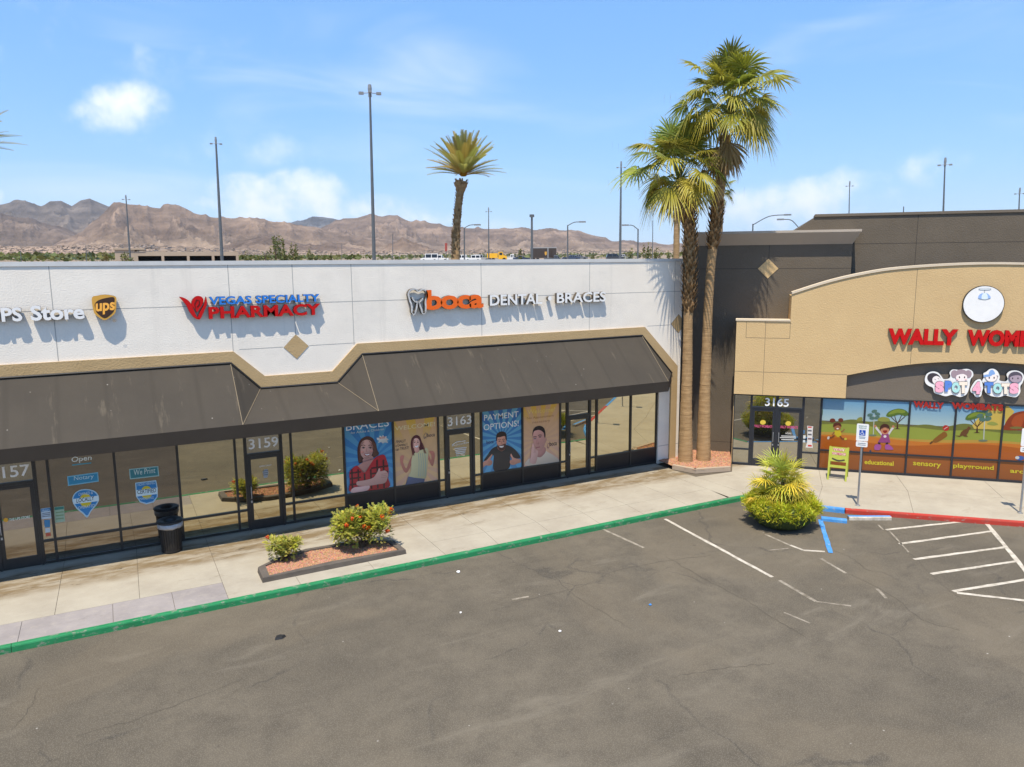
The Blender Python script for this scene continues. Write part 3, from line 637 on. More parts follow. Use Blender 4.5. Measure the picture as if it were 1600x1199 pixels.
# ------------------------------------------------------------------ corner shop set at 45 degrees
def fW(s, d, z): return W(s, d, z)
def build_corner_shop():
    B = thing('corner_building', 'tall brown stucco corner building with a beige arched front panel and mural windows', 'building', W(6, 0, 0))
    # recessed dark wall, flared cornice
    NW = -1.25; kk = (28.284 - NW) / 28.584
    ts = lambda x: 2.13 + (x - 2.13) * kk
    tz = lambda z: 7.4 + (z - 7.4) * kk
    NU = NW - .3
    m = MB(); m.box((ts(.22), NU, tz(8.0) - .6), (ts(5.78), NW, tz(8.0)), 0, fW); m.box((-1.6, NU, 0), (ts(5.78), NW, tz(8.0) - .601), 0, fW); m.build('wall', MT['dark_stucco'], B)
    m = MB(); q = [(3.6, .1), (3.6, 8.3), (ts(4.0), tz(8.53)), (ts(4.55), tz(8.93)), (26, tz(8.93)), (26, .1)]
    m.prism([W(s, NU - .005, z) for s, z in q], [W(s, -20, z) for s, z in q]); m.box((.3, -18, .1), (3.59, NU - .01, 7.8), 0, fW); m.build('upper_wall', MT['dark_stucco'], B)
    m = MB(); q = [(ts(4.52), tz(8.93) + .001), (26, tz(8.93) + .001), (26, tz(9.02)), (ts(4.56), tz(9.02))]; m.prism([W(s, NU + .04, z) for s, z in q], [W(s, NU - .4, z) for s, z in q]); m.build('coping', MT['grey_stucco'], B)
    m = MB(); n0, n1 = NW, NW + .36
    prof = [(n0 + .002, tz(7.98)), (n1, tz(8.38)), (n1, tz(8.46)), (n0 - .6, tz(8.46)), (n0 - .6, tz(7.98))]
    m.prism([W(ts(.2), n, z) for n, z in prof], [W(ts(5.78 + (.22 if z > 8.2 and n > n0 - .2 else 0)), n, z) for n, z in prof]); m.build('cornice', MT['cornice'], B)
    m = MB(); w = .009
    m.box((ts(3.07) - w, NW - .002, .1), (ts(3.07) + w, NW + .0015, tz(7.97)), 0, fW)
    for z in (tz(7.15), tz(.75)): m.box((-1.5, NW - .002, z - w), (ts(5.78), NW + .0015, z + w), 0, fW)
    m.box((8.0 - w, NU - .007, 6), (8.0 + w, NU - .0035, tz(8.93)), 0, fW); m.box((ts(5.8), NU - .007, 8.0 - w), (26, NU - .0035, 8.0 + w), 0, fW)
    m.build('joint', MT['joint_dark'], B)
    m = MB(); c = (ts(3.06), tz(7.15)); r = .36; q = [(c[0], c[1] + r), (c[0] + r, c[1]), (c[0], c[1] - r), (c[0] - r, c[1])]
    m.prism([W(s, NW + .015, z) for s, z in q], [W(s, NW, z) for s, z in q], 0, 1); m.build('diamond_tile', [MT['beige_stucco'], MT['joint_dark']], B)
    # beige arched front
    cx = 9.9
    und = [(5.8, 2.67), (5.8, 3.48)] + smooth_loop([(5.8, 3.48), (7.32, 3.84), (8.48, 4.01), (9.61, 4.07), (cx + .3, 4.07), (2 * cx - 8.48, 4.01), (2 * cx - 7.32, 3.84), (2 * cx - 5.8, 3.48)], 4, False)[1:] + [(2 * cx - 5.8, 2.67)]
    topc = smooth_loop([(3.87, 6.27), (5.14, 6.70), (6.42, 7.0), (7.49, 7.14), (9.18, 7.24), (cx + .7, 7.24), (2 * cx - 7.49, 7.14), (2 * cx - 6.42, 7.0), (2 * cx - 5.14, 6.70), (2 * cx - 3.87, 6.27)], 4, False)
    out = [(2.06, 2.67)] + [tuple(p) for p in und] + [(2 * cx - 2.06, 2.67), (2 * cx - 2.06, 5.32)] + [(2 * cx - 3.87, 5.32)] + [tuple(p) for p in topc[::-1]] + [(3.87, 5.32), (2.06, 5.32)]
    m = MB(); m.prism([W(s, .2, z) for s, z in out], [W(s, 0.0, z) for s, z in out]); m.build('arched_front', MT['beige_stucco'], B)
    m = MB(); m.box((2.06, NW + .001, .0), (2.0785, -.0005, 2.669), 0, fW); m.box((2.06, NW + .001, 2.67), (2.3, -.0005, 5.3), 0, fW); m.box((2.301, NW + .001, 5.1), (3.869, -.0005, 5.28), 0, fW); m.box((3.87, NW + .001, 5.2), (4.2, -.0005, 6.2), 0, fW); m.build('return_wall', MT['beige_stucco'], B)
    m = MB()
    T_ = [np.array(p) for p in topc]
    for a, b in zip(T_[:-1], T_[1:]):
        q = [a, b, b + [0, .075], a + [0, .075]]; m.prism([W(s, .235, z) for s, z in q], [W(s, -.32, z) for s, z in q])
    m.build('parapet_cap', MT['cream'], B)
    m = MB(); m.box((2.03, -.3, 5.321), (3.868, .225, 5.375), 0, fW); m.build('ledge_cap', MT['cream'], B)
    m = MB(); w = .008
    for s, z0, z1 in ((3.05, 2.68, 5.31), (7.75, 3.9, 7.1), (13.0, 3.6, 6.9)): m.box((s - w, .198, z0), (s + w, .2015, z1), 0, fW)
    for s0, s1, z in ((2.06, 5.8, 3.50), (2.40, 3.87, 4.72), (3.0, 3.9, 5.25)): m.box((s0, .198, z - w), (s1, .2017, z + w), 0, fW)
    m.box((2.40 - w, .198, 4.72), (2.40 + w, .2017, 5.3), 0, fW); m.box((3.87 - w, .198, 4.72), (3.87 + w, .2017, 5.3), 0, fW)
    m.build('joint', MT['joint_tan'], B)
    m = MB(); m.box((5.75, -.3, 2.66), (14.1, .015, 4.2), 0, fW); m.build('sign_panel', MT['grey_stucco'], B)
    m = MB(); m.box((2.08, -.9, 0), (20, -.3015, 2.66), 0, fW); m.box((14.1, -.3, 2.66), (20, -.02, 5), 0, fW); m.build('inner_wall', MT['black_panel'], B)
    # entrance
    Wn = lambda a, b, g, **k: window(B, a, b, fW, g, z1=2.655, fr='frame_blue', **k)
    Wn(2.08, 2.68, 'clear_glass', rail=.6)
    d = door(B, 2.68, 3.575, fW, 'clear_glass', None, None, 2.14, 2.655, 'l', 'frame_blue'); d2 = door(B, 3.575, 4.47, fW, 'clear_glass', None, None, 2.14, 2.655, 'r', 'frame_blue')
    nm = MB(); text_into(nm, '3165', (WP(1195, 638, 0) @ WS - WO @ WS, 2.25, WP(1232, 638, 0) @ WS - WO @ WS, 2.545), lambda u, v, w: W(u, .062 + w, v), .004, .012); nm.build('number', [MT['white_number']] * 2, d)
    Wn(4.47, 5.05, 'clear_glass', rail=.6)
    for i in range(9): Wn(5.06 + 1.41 * i, 5.06 + 1.41 * (i + 1), 'clear_glass', rail=.735)
    m = MB(); m.box((2.0, -.3, .002), (20, .06, .0195), 0, fW); m.build('threshold', MT['frame_blue'], B)
build_corner_shop()
# ------------------------------------------------------------------ shop signs on the white wall
YF = -.27
def fs(u, v, w): return (u, -.14 - w, v)
def bx(x0, y0, x1, y1, y=YF): a = FP(x0, y0, y); b = FP(x1, y1, y); return (a[0], min(a[2], b[2]), b[0], max(a[2], b[2]))
def crop(ox, oy, k): return lambda x, y: (ox + x / k, oy + y / k)
def ext(mb, pts, cr, yf=YF, yb=-.14, mi=0, ms=1, sm=True):
    q = smooth_loop(pts, 4) if sm else pts
    P = [cr(*p) for p in q]; mb.prism([FP(a, b, yf) for a, b in P], [FP(a, b, yf) + np.array([0, yb - yf, 0]) for a, b in P], mi, ms)
def build_row_signs():
    r1 = crop(0, 400, 4); r5 = crop(620, 400, 3.9975)
    s = thing('shop_sign', 'white channel letters reading The UPS Store with gold and brown shield at left', 'shop sign', (-1, -.14, 6.1))
    for t, b, pf in (('Store', (-1.59, 6.135, -.47, 6.50), None), ('UPS', (FP(-24, 492, YF)[0], 6.135, FP(34.5, 492, YF)[0], 6.47), None), ('The', (-3.35, 6.135, -2.62, 6.50), None)):
        m = MB(); text_into(m, t, b, fs, .13, .032, prefix=pf); m.build('lettering', [MT['white'], MT['letter_side']], s)
    m = MB(); ext(m, [(575, 262), (610, 249), (650, 243), (690, 246), (725, 259), (727, 300), (725, 335), (716, 362), (690, 383), (655, 402), (620, 386), (592, 362), (580, 325)], r1, -.30)
    sh = m.build('shield', [MT['gold'], MT['letter_side']], s)
    m = MB(); ext(m, [(592, 302), (615, 278), (665, 263), (713, 260), (714, 300), (713, 335), (703, 357), (655, 390), (607, 357), (596, 330)], r1, -.304, -.296); m.build('shield_field', [MT['brown'], MT['brown']], sh)
    m = MB(); a = Art(m, lambda x, y, w: FP(x, y, -.304 - w), 0, 400, 4, .002); a.text('ups', (598, 370), (718, 360), 72, (250, 178, 70), .03)
    a.text('®', (704, 415), (728, 413), 20, (150, 120, 70), 0); m.build('shield_letters', PRINT, sh)

    s = thing('shop_sign', 'red and blue channel letters reading Vegas Specialty Pharmacy with red flame logo', 'shop sign', (3.6, -.14, 6.0))
    m = MB(); text_into(m, 'VEGAS SPECIALTY', bx(326.5, 463.5, 499.7, 459.2)[:1] + (6.385,) + (5.30, 6.60), fs, .13, .03, space=1.02); m.build('lettering', [MT['blue'], MT['dark_side']], s)
    m = MB(); text_into(m, 'PHARMACY', (2.37, 6.015, 5.31, 6.335), fs, .13, .035, space=1.03); m.build('lettering', [MT['red'], MT['red_side']], s)
    m = MB()
    ext(m, [(1122, 257), (1160, 267), (1192, 296), (1212, 340), (1226, 372), (1244, 398), (1215, 387), (1186, 352), (1166, 312), (1142, 281)], r1)
    ext(m, [(1198, 305), (1205, 272), (1230, 252), (1258, 255), (1272, 277), (1262, 310), (1245, 335), (1232, 352), (1222, 338)], r1)
    ext(m, [(1288, 255), (1293, 300), (1276, 345), (1258, 385), (1246, 398), (1236, 385), (1252, 345), (1272, 310), (1280, 283)], r1)
    lg = m.build('flame_logo', [MT['red'], MT['red_side']], s)
    m = MB(); m.tube([FP(*r1(x, y), -.272) for x, y in ((1222, 330), (1216, 300), (1228, 275), (1247, 280), (1246, 300), (1232, 318))], .011, 6); m.build('flame_line', MT['red_side'], lg)

    s = thing('shop_sign', 'orange boca and white Dental Braces channel letters with outlined tooth logo', 'shop sign', (11, -.14, 6.0))
    m = MB(); text_into(m, 'boca', (8.50, 6.03, 10.41, 6.63), fs, .13, .035, space=.9); m.build('lettering', [MT['orange'], MT['letter_side']], s)
    for t, x0, x1 in (('DENTAL', 582, 908), ('BRACES', 1000, 1306)):
        u0 = FP(*r5(x0, 270), YF)[0]; u1 = FP(*r5(x1, 250), YF)[0]; m = MB(); text_into(m, t, (u0, 6.095, u1, 6.43), fs, .13, .022); m.build('lettering', [MT['white'], MT['letter_side']], s)
    c = FP(*r5(956, 266), YF); m = MB(); q = [(c[0] + .07 * math.cos(t), c[2] + .07 * math.sin(t)) for t in np.linspace(0, 2 * math.pi, 16)[:-1]]
    m.prism([(x, -.27, z) for x, z in q], [(x, -.14, z) for x, z in q], 0, 1); m.build('dot', [MT['white'], MT['letter_side']], s)
    m = MB(); q = smooth_loop([(74, 238), (88, 214), (115, 209), (137, 219), (163, 211), (184, 222), (190, 252), (180, 285), (181, 322), (178, 352), (163, 357), (152, 328), (141, 300), (129, 300), (121, 335), (110, 360), (96, 352), (93, 312), (80, 272)], 5)
    cen = [FP(*r5(*p), YF) for p in q]
    def ribbon(mb, L, w, closed):
        n = len(L)
        for i in range(n if closed else n - 1):
            a, b = L[i], L[(i + 1) % n]; t = b - a; t /= np.linalg.norm(t); nn = np.array([-t[2], 0, t[0]]) * w; e = t * .006
            mb.prism([a - e + nn, b + e + nn, b + e - nn, a - e - nn], [p + np.array([0, .13, 0]) for p in (a - e + nn, b + e + nn, b + e - nn, a - e - nn)], 0, 1)
    ribbon(m, cen, .026, True); ribbon(m, [FP(*r5(*p), YF) for p in smooth_loop([(97, 262), (113, 283), (140, 288), (162, 268)], 5, False)], .024, False)
    m.build('tooth_logo', [MT['white'], MT['letter_side']], s)
build_row_signs()

# ------------------------------------------------------------------ posters and stickers in the shop windows
def fpo(x, y, w): return FP(x, y, -.006 - w)
def poster_mesh(u0, u1, z0, z1, c_top, c_mid, c_bot, g, rays=None):
    m = MB(); fn = fpo
    zs = [z1, z1 * .62 + z0 * .38, z0]; cc = [srgb(c, g) for c in (c_top, c_mid, c_bot)]
    for i in range(2): m.face([(u0, -.008, zs[i + 1]), (u1, -.008, zs[i + 1]), (u1, -.008, zs[i]), (u0, -.008, zs[i])], [cc[i + 1], cc[i + 1], cc[i], cc[i]])
    if rays:
        (cu, cz), rc, n, off = rays
        for k in range(n):
            a0 = 2 * math.pi * k / n + off; pts = []
            def hit(a):
                d = np.array([math.cos(a), math.sin(a)]); t = 9
                for lo, hi, c, dd in ((u0, u1, cu, d[0]), (z0, z1, cz, d[1])):
                    if abs(dd) > 1e-6: t = min(t, ((hi if dd > 0 else lo) - c) / dd)
                return (cu + d[0] * t, cz + d[1] * t)
            for j in range(5): pts.append(hit(a0 + math.pi / n * (j - 2) / 4))
            m.face([(cu, -.009, cz)] + [(x, -.009, z) for x, z in pts], srgb(rc, g))
    return m
def build_posters():
    G = 1.12
    K1 = dict(ox=500, oy=620, k=7.495); K2 = dict(ox=740, oy=620, k=7.494)
    # 1 braces
    m = poster_mesh(5.905, 7.365, .64, 2.905, (30, 105, 165), (45, 120, 175), (70, 130, 170), G, ((6.75, 1.6), (75, 145, 185), 17, .1)); a = Art(m, fpo, **K1, w0=.004, gain=G); a.shade = .55
    a.text('BRACES', (305, 402), (808, 345), 95, (225, 230, 235), .0); a.text('for Adults & Children', (360, 438), (748, 392), 26, (200, 205, 205))
    a.poly([(665, 480), (690, 485), (700, 455), (720, 470), (740, 450), (750, 472), (780, 462), (778, 485), (805, 500), (785, 515), (800, 545), (760, 535), (735, 550), (715, 532), (680, 545), (690, 515), (668, 505)], (205, 205, 200), False); a.text('NOW', (695, 500), (765, 492), 28, (190, 70, 50), .02)
    hair = (66, 38, 34); skin = (196, 150, 138); sk2 = (176, 126, 116)
    a.poly([(455, 780), (440, 690), (440, 600), (465, 520), (515, 475), (570, 465), (620, 490), (655, 550), (670, 620), (690, 665), (660, 700), (600, 715), (560, 760), (500, 770)], hair)
    a.poly([(505, 730), (500, 790), (440, 820), (520, 890), (590, 800), (625, 735), (600, 690)], sk2)
    a.poly([(468, 640), (468, 570), (495, 525), (545, 505), (595, 520), (620, 570), (622, 640), (600, 695), (560, 728), (520, 728), (488, 695)], skin)
    for x in (508, 590): a.ell(x, 600, 20, 8, (120, 78, 70), -3); a.ell(x, 600, 14, 5, (205, 190, 182), -3); a.ell(x, 600, 8, 7, (38, 24, 22)); a.line([(x - 20, 594), (x, 589), (x + 20, 595)], 5, (48, 28, 26)); a.line([(x - 24, 576), (x, 567), (x + 24, 577)], 7, (80, 45, 38))
    a.ell(492, 650, 22, 16, (205, 140, 128)); a.ell(604, 640, 20, 15, (190, 128, 118)); a.line([(520, 715), (548, 722), (580, 708)], 5, (150, 100, 92)); a.line([(575, 520), (606, 560), (618, 620)], 8, (150, 104, 96))
    for k in range(7): a.line([(470 + k * 8, 500 + abs(k - 3) * 10), (455 + k * 3, 600), (452 + k * 5, 740)], 3, (92 + 6 * (k % 2), 56, 50))
    a.line([(548, 600), (543, 640), (556, 648)], 4, (165, 112, 100)); a.poly([(515, 668), (550, 672), (590, 660), (575, 690), (545, 698), (525, 688)], (160, 70, 72)); a.poly([(522, 673), (550, 677), (582, 668), (570, 684), (545, 688)], (240, 235, 230))
    a.poly([(600, 520), (650, 560), (665, 630), (690, 670), (640, 710), (615, 690), (628, 610)], (90, 55, 45))
    plaid = (168, 28, 42); pd = (62, 16, 28)
    a.poly([(355, 1115), (350, 1000), (345, 890), (385, 835), (440, 812), (525, 890), (630, 730), (740, 680), (780, 740), (805, 850), (800, 950), (806, 1060), (560, 1100)], plaid)
    for i in range(6): x = 372 + i * 74; a.line([(x, 850 - (i > 3) * 110 + (i == 2) * 50), (x + 10, 1095 - i * 5)], 20, pd, False)
    for y in (880, 945, 1015): a.line([(350, y + 20), (480, y)], 17, pd, False); a.line([(600, y - 40), (800, y - 70)], 17, pd, False)
    a.poly([(525, 890), (440, 812), (500, 770), (600, 740), (632, 728)], sk2, False)
    a.poly([(375, 1125), (360, 1100), (400, 1065), (500, 1050), (580, 1045), (560, 1095), (450, 1118)], (205, 165, 158))
    a.poly([(440, 1040), (435, 995), (520, 980), (620, 950), (670, 885), (690, 840), (705, 850), (708, 875), (760, 865), (795, 900), (790, 960), (760, 1010), (690, 1025), (560, 1045)], skin)
    for y in (905, 925, 945): a.line([(715, y + 5), (750, y), (788, y - 8)], 4, (150, 105, 95))
    tag(m.build('window_poster', PRINT, loc=(6.6, -.006, .64)), 'blue braces poster with a smiling woman in a red plaid shirt', 'poster')
    # 2 welcome, woman
    m = poster_mesh(7.435, 8.85, .64, 2.905, (222, 182, 30), (205, 165, 118), (200, 155, 128), G, ((8.2, 1.2), (208, 167, 121), 15, .25)); a = Art(m, fpo, **K1, w0=.004, gain=G); a.shade = .55
    a.text('WELCOME!', (878, 400), (1345, 343), 50, (225, 210, 165), .004)
    a.text('boca', (1255, 475), (1345, 463), 44, (40, 40, 55), .012); a.line([(1225, 440), (1240, 425), (1250, 440), (1246, 470), (1238, 490), (1230, 465), (1222, 495), (1215, 465), (1225, 440)], 4, (60, 60, 90))
    for t, p, q in (('FINALLY', (890, 548), (1005, 530)), ('a Dentist I', (885, 590), (1020, 572)), ('can TRUST!', (885, 636), (1040, 612))): a.text(t, p, q, 32, (70, 55, 60), .006)
    h2 = (78, 30, 38); s3 = (178, 112, 96)
    a.poly([(1075, 640), (1062, 560), (1075, 490), (1120, 450), (1165, 465), (1190, 520), (1205, 580), (1235, 630), (1255, 685), (1200, 670), (1150, 640), (1120, 660), (1115, 720), (1090, 690)], h2)
    a.poly([(955, 690), (985, 695), (975, 770), (1010, 840), (1040, 770), (1075, 700), (1095, 740), (1050, 840), (1015, 890), (980, 870), (945, 780), (938, 715)], s3)
    a.poly([(1280, 640), (1330, 640), (1345, 690), (1335, 770), (1315, 815), (1285, 770), (1255, 700), (1240, 640), (1265, 660), (1300, 740), (1305, 690)], s3)
    a.poly([(1070, 760), (1085, 690), (1130, 645), (1200, 620), (1250, 600), (1268, 650), (1262, 760), (1255, 850), (1228, 965), (1100, 950), (1035, 940), (1065, 870)], (190, 182, 140))
    for x in (1160, 1185, 1210, 1235): a.line([(x - 8, 665), (x, 780), (x - 5, 935)], 5, (125, 150, 150))
    a.poly([(1035, 935), (1100, 948), (1228, 962), (1222, 1000), (1000, 1035)], (75, 85, 110), False)
    a.poly([(1088, 590), (1085, 530), (1110, 490), (1145, 490), (1168, 530), (1165, 580), (1140, 612), (1110, 610)], (222, 170, 155)); a.poly([(1105, 630), (1110, 600), (1150, 590), (1165, 635), (1130, 660)], (205, 150, 135))
    for x in (1108, 1146): a.ell(x, 535, 9, 5, (45, 28, 30)); a.line([(x - 12, 522), (x, 518), (x + 12, 522)], 4, (70, 36, 36))
    for k in range(5): a.line([(1078 + k * 6, 500 + k * -8), (1072 + k * 5, 590), (1085 + k * 5, 690)], 3, (110, 58, 58)); a.line([(1185 + k * 5, 520 + k * 8), (1205 + k * 6, 600 + k * 5), (1225 + k * 5, 665)], 3, (108, 54, 56))
    a.poly([(1112, 575), (1132, 580), (1152, 566), (1142, 592), (1122, 595)], (245, 240, 235)); a.line([(1130, 540), (1128, 558)], 3, (180, 125, 110))
    tag(m.build('window_poster', PRINT, loc=(8.1, -.006, .64)), 'yellow welcome poster with a cheering long haired woman raising both fists', 'poster')
    # 3 payment options
    m = poster_mesh(10.425, 11.875, .64, 2.905, (35, 90, 160), (50, 115, 170), (75, 130, 165), G, ((11.15, 1.72), (90, 155, 185), 18, .05)); a = Art(m, fpo, **K2, w0=.004, gain=G); a.shade = .55
    a.text('PAYMENT', (122, 282), (525, 236), 66, (225, 225, 220), .004); a.text('OPTIONS!', (118, 398), (527, 345), 70, (225, 225, 220), .004)
    a.text('boca', (150, 555), (235, 545), 40, (40, 45, 75), .012)
    a.poly([(120, 750), (165, 680), (215, 610), (290, 575), (380, 565), (460, 600), (520, 660), (545, 720), (440, 720), (425, 680), (415, 840), (240, 868), (235, 690), (190, 730)], (40, 40, 44))
    s4 = (196, 138, 116)
    a.poly([(285, 610), (290, 570), (370, 560), (365, 615), (325, 640)], (170, 112, 95))
    a.poly([(270, 510), (275, 450), (325, 415), (375, 440), (385, 500), (380, 555), (350, 605), (320, 620), (290, 600), (275, 560)], s4)
    a.poly([(265, 510), (268, 450), (300, 415), (345, 408), (382, 435), (388, 510), (375, 500), (365, 462), (310, 475), (280, 480), (276, 515)], (40, 26, 24))
    a.poly([(278, 560), (295, 575), (330, 565), (375, 552), (372, 600), (345, 630), (310, 632), (288, 605)], (80, 50, 44)); a.poly([(300, 582), (328, 578), (354, 575), (343, 594), (318, 598)], (225, 215, 208))
    for x in (303, 350): a.ell(x, 521, 13, 7, (130, 84, 70)); a.ell(x, 521, 8, 4, (205, 190, 180)); a.ell(x, 521, 5, 5, (36, 24, 22)); a.line([(x - 16, 505), (x, 498), (x + 15, 504)], 5, (50, 32, 28))
    a.line([(328, 520), (324, 548), (336, 550)], 4, (160, 105, 88))
    a.poly([(110, 830), (112, 770), (150, 745), (190, 700), (215, 675), (218, 690), (195, 735), (218, 755), (215, 790), (185, 808), (140, 805)], s4)
    a.poly([(550, 770), (520, 780), (470, 800), (430, 790), (425, 750), (450, 735), (432, 690), (440, 668), (465, 710), (500, 725), (548, 735)], s4)
    for y in (755, 772, 789): a.line([(170, y + 4), (212, y)], 3, (150, 100, 82)); a.line([(430, y), (475, y - 4)], 3, (150, 100, 82))
    tag(m.build('window_poster', PRINT, loc=(11.1, -.006, .64)), 'blue payment options poster with a bearded man giving two thumbs up', 'poster')
    # 4 welcome, man
    m = poster_mesh(11.945, 13.355, .64, 2.905, (226, 180, 22), (206, 162, 122), (196, 150, 130), G, ((12.6, 1.5), (208, 164, 124), 19, .3)); a = Art(m, fpo, **K2, w0=.004, gain=G); a.shade = .55
    a.text('Welcome!', (632, 205), (955, 172), 52, (225, 195, 110), .004); a.text('No Appointment', (625, 275), (940, 240), 34, (165, 115, 70), .0); a.text('necessary', (690, 325), (895, 300), 28, (165, 115, 80), .0)
    a.text('boca', (890, 580), (975, 568), 52, (40, 36, 45), .016); a.line([(868, 560), (880, 545), (890, 562), (886, 590), (878, 605), (872, 585), (866, 605), (862, 580), (868, 560)], 4, (140, 90, 90))
    s5 = (190, 138, 126)
    a.poly([(610, 805), (625, 750), (690, 705), (760, 680), (830, 610), (855, 640), (925, 680), (990, 730), (1000, 765), (800, 790)], (196, 178, 158))
    a.poly([(740, 690), (745, 630), (830, 590), (845, 640), (800, 700), (760, 710)], (165, 115, 108))
    a.poly([(692, 480), (700, 420), (740, 385), (800, 385), (835, 430), (840, 500), (850, 480), (855, 510), (838, 545), (820, 600), (780, 640), (745, 625), (712, 580), (700, 530)], s5)
    a.poly([(690, 465), (695, 400), (725, 355), (780, 342), (825, 370), (842, 430), (838, 480), (828, 470), (820, 425), (775, 392), (725, 398), (702, 415)], (34, 24, 28))
    for x, y in ((718, 490), (778, 470)): a.line([(x - 22, y - 15), (x, y - 22), (x + 22, y - 18)], 7, (48, 32, 32)); a.ell(x, y, 18, 9, (140, 92, 86), -10); a.ell(x, y, 12, 5, (205, 186, 180), -10); a.ell(x, y + 1, 7, 6, (36, 24, 24))
    a.poly([(740, 500), (735, 545), (755, 560), (768, 545)], (178, 125, 115)); a.line([(728, 605), (750, 595), (778, 590)], 9, (150, 82, 84))
    a.poly([(660, 770), (672, 690), (680, 600), (695, 545), (710, 590), (730, 620), (755, 640), (750, 690), (735, 760), (715, 785)], (205, 160, 148))
    for x in (692, 708, 724): a.line([(x, 590), (x + 6, 660)], 3, (160, 112, 104))
    tag(m.build('window_poster', PRINT, loc=(12.6, -.006, .64)), 'yellow welcome poster with a bored young man resting cheek on hand', 'poster')

    # stickers on the left shop's glass
    K = dict(ox=0, oy=680, k=3.9975); D = lambda x, y, w: FP(x, y, -.006 - w); g = 1.0
    def decal(lab, fn_, cat='sticker'):
        m = MB(); a = Art(m, D, **K, w0=.002, gain=g); fn_(a); c = np.mean(np.array(m.v), 0); tag(m.build('window_sticker', PRINT, loc=c), lab, cat)
    def f(a): a.text('Open', (447, 180), (572, 165), 42, (225, 235, 235), .01); a.line([(450, 188), (570, 174)], 6, (60, 160, 190), False)
    decal('white lettering reading Open on the left shop window', f)
    def f(a): a.poly([(420, 258), (612, 232), (617, 290), (425, 318)], (120, 185, 210), False); a.poly([(426, 264), (606, 239), (611, 285), (431, 311)], (40, 135, 175), False); a.text('Notary', (462, 292), (585, 277), 34, (190, 215, 220))
    decal('blue Notary sticker above the map pin sticker', f)
    def f(a): a.poly([(806, 213), (988, 194), (994, 256), (812, 277)], (150, 190, 190), False); a.poly([(812, 218), (983, 200), (988, 251), (817, 271)], (45, 120, 130), False); a.text('We Print', (835, 252), (970, 236), 34, (200, 215, 210))
    decal('teal We Print sticker above the Certified badge', f)
    def f(a):
        a.poly([(452, 410), (462, 370), (495, 345), (535, 338), (580, 345), (610, 368), (618, 405), (600, 440), (570, 475), (545, 514), (515, 490), (475, 455)], (170, 205, 220))
        a.poly([(458, 408), (468, 372), (498, 350), (536, 344), (577, 351), (604, 373), (611, 405), (594, 437), (566, 470), (544, 503), (520, 483), (480, 450)], (30, 125, 185)); a.ell(535, 408, 38, 42, (205, 185, 40))
        a.poly([(455, 400), (616, 378), (617, 412), (458, 432)], (205, 225, 230), False); a.text('LOCALLY', (478, 424), (588, 406), 26, (30, 30, 40), .012); a.text('OWNED &', (490, 380), (580, 368), 18, (200, 215, 220)); a.text('OPERATED', (488, 465), (592, 448), 18, (200, 215, 220))
    decal('blue map pin sticker reading Locally owned and operated', f)
    def f(a):
        a.poly([(845, 298), (975, 282), (985, 330), (985, 385), (960, 420), (915, 432), (875, 420), (850, 385)], (170, 205, 220), False)
        a.poly([(851, 303), (970, 288), (979, 330), (979, 383), (955, 414), (915, 425), (879, 414), (856, 383)], (25, 120, 180), False); a.ell(916, 358, 36, 40, (205, 185, 40))
        a.poly([(848, 345), (984, 328), (985, 368), (850, 385)], (205, 225, 230), False); a.text('CERTIFIED', (858, 370), (975, 357), 26, (30, 30, 40), .012); a.text('NOW HIRING', (860, 320), (966, 306), 17, (190, 215, 220)); a.text('MARKETING', (872, 408), (960, 398), 16, (190, 215, 220))
    decal('round topped blue Certified badge sticker on dark glass', f)
    def f(a):
        a.poly([(253, 460), (318, 452), (322, 520), (258, 527)], (190, 205, 215), False); a.poly([(255, 462), (316, 454), (317, 472), (256, 480)], (40, 120, 170), False); a.text('Hours', (262, 478), (310, 472), 14, (210, 220, 225))
        for y in (490, 500, 510): a.line([(264, y), (312, y - 5)], 4, (60, 70, 90), False)
    decal('pale blue hours notice on the glass beside the left door', f)
    def f(a): a.poly([(338, 450), (400, 443), (406, 540), (344, 548)], (150, 175, 150), False); a.poly([(340, 452), (398, 446), (399, 462), (341, 470)], (50, 120, 110), False); [a.line([(348, y), (398, y - 6)], 7, (120, 145, 110), False) for y in (485, 505, 525)]
    decal('green and cream notice beside the pale hours notice', f)
    def f(a): a.poly([(276, 532), (312, 528), (314, 574), (279, 578)], (45, 125, 170), False); a.poly([(282, 582), (313, 578), (314, 606), (284, 610)], (190, 200, 205), False); a.poly([(285, 614), (316, 610), (318, 630), (288, 634)], (190, 80, 60), False)
    decal('stack of small blue white and red cards under the hours notice', f)
    def f(a): a.ell(36, 531, 15, 13, (225, 160, 40)); a.text('THE UPS STORE', (57, 538), (187, 518), 16, (225, 225, 220), .01)
    decal('gold dot and small The UPS Store lettering on left door', f)
    K = dict(ox=360, oy=620, k=3.9975)
    def f(a):
        a.text('OPEN DAILY', (182, 442), (256, 430), 9, (225, 225, 225)); a.poly([(200, 470), (212, 455), (232, 452), (238, 475), (230, 505), (210, 508)], (150, 155, 160), False)
        for y in (465, 478, 490): a.line([(203, y), (234, y - 4)], 3, (60, 60, 62), False)
    decal('small white opening hours lettering on the 3159 door', f)
    def f(a):
        a.text('Boca Dental and Braces', (1385, 312), (1487, 290), 12, (225, 225, 225)); a.line([(1385, 305), (1410, 285), (1440, 280), (1470, 275)], 4, (220, 220, 220))
        for i, y in enumerate((325, 336, 347, 358)): a.line([(1400 + i * 3, y), (1475 - i * 3, y - 8)], 6, (205, 205, 205), False)
        a.text('Walk-ins Welcome', (1410, 374), (1464, 366), 9, (220, 220, 220))
    decal('white curved practice lettering on the 3163 glass door', f)
build_posters()
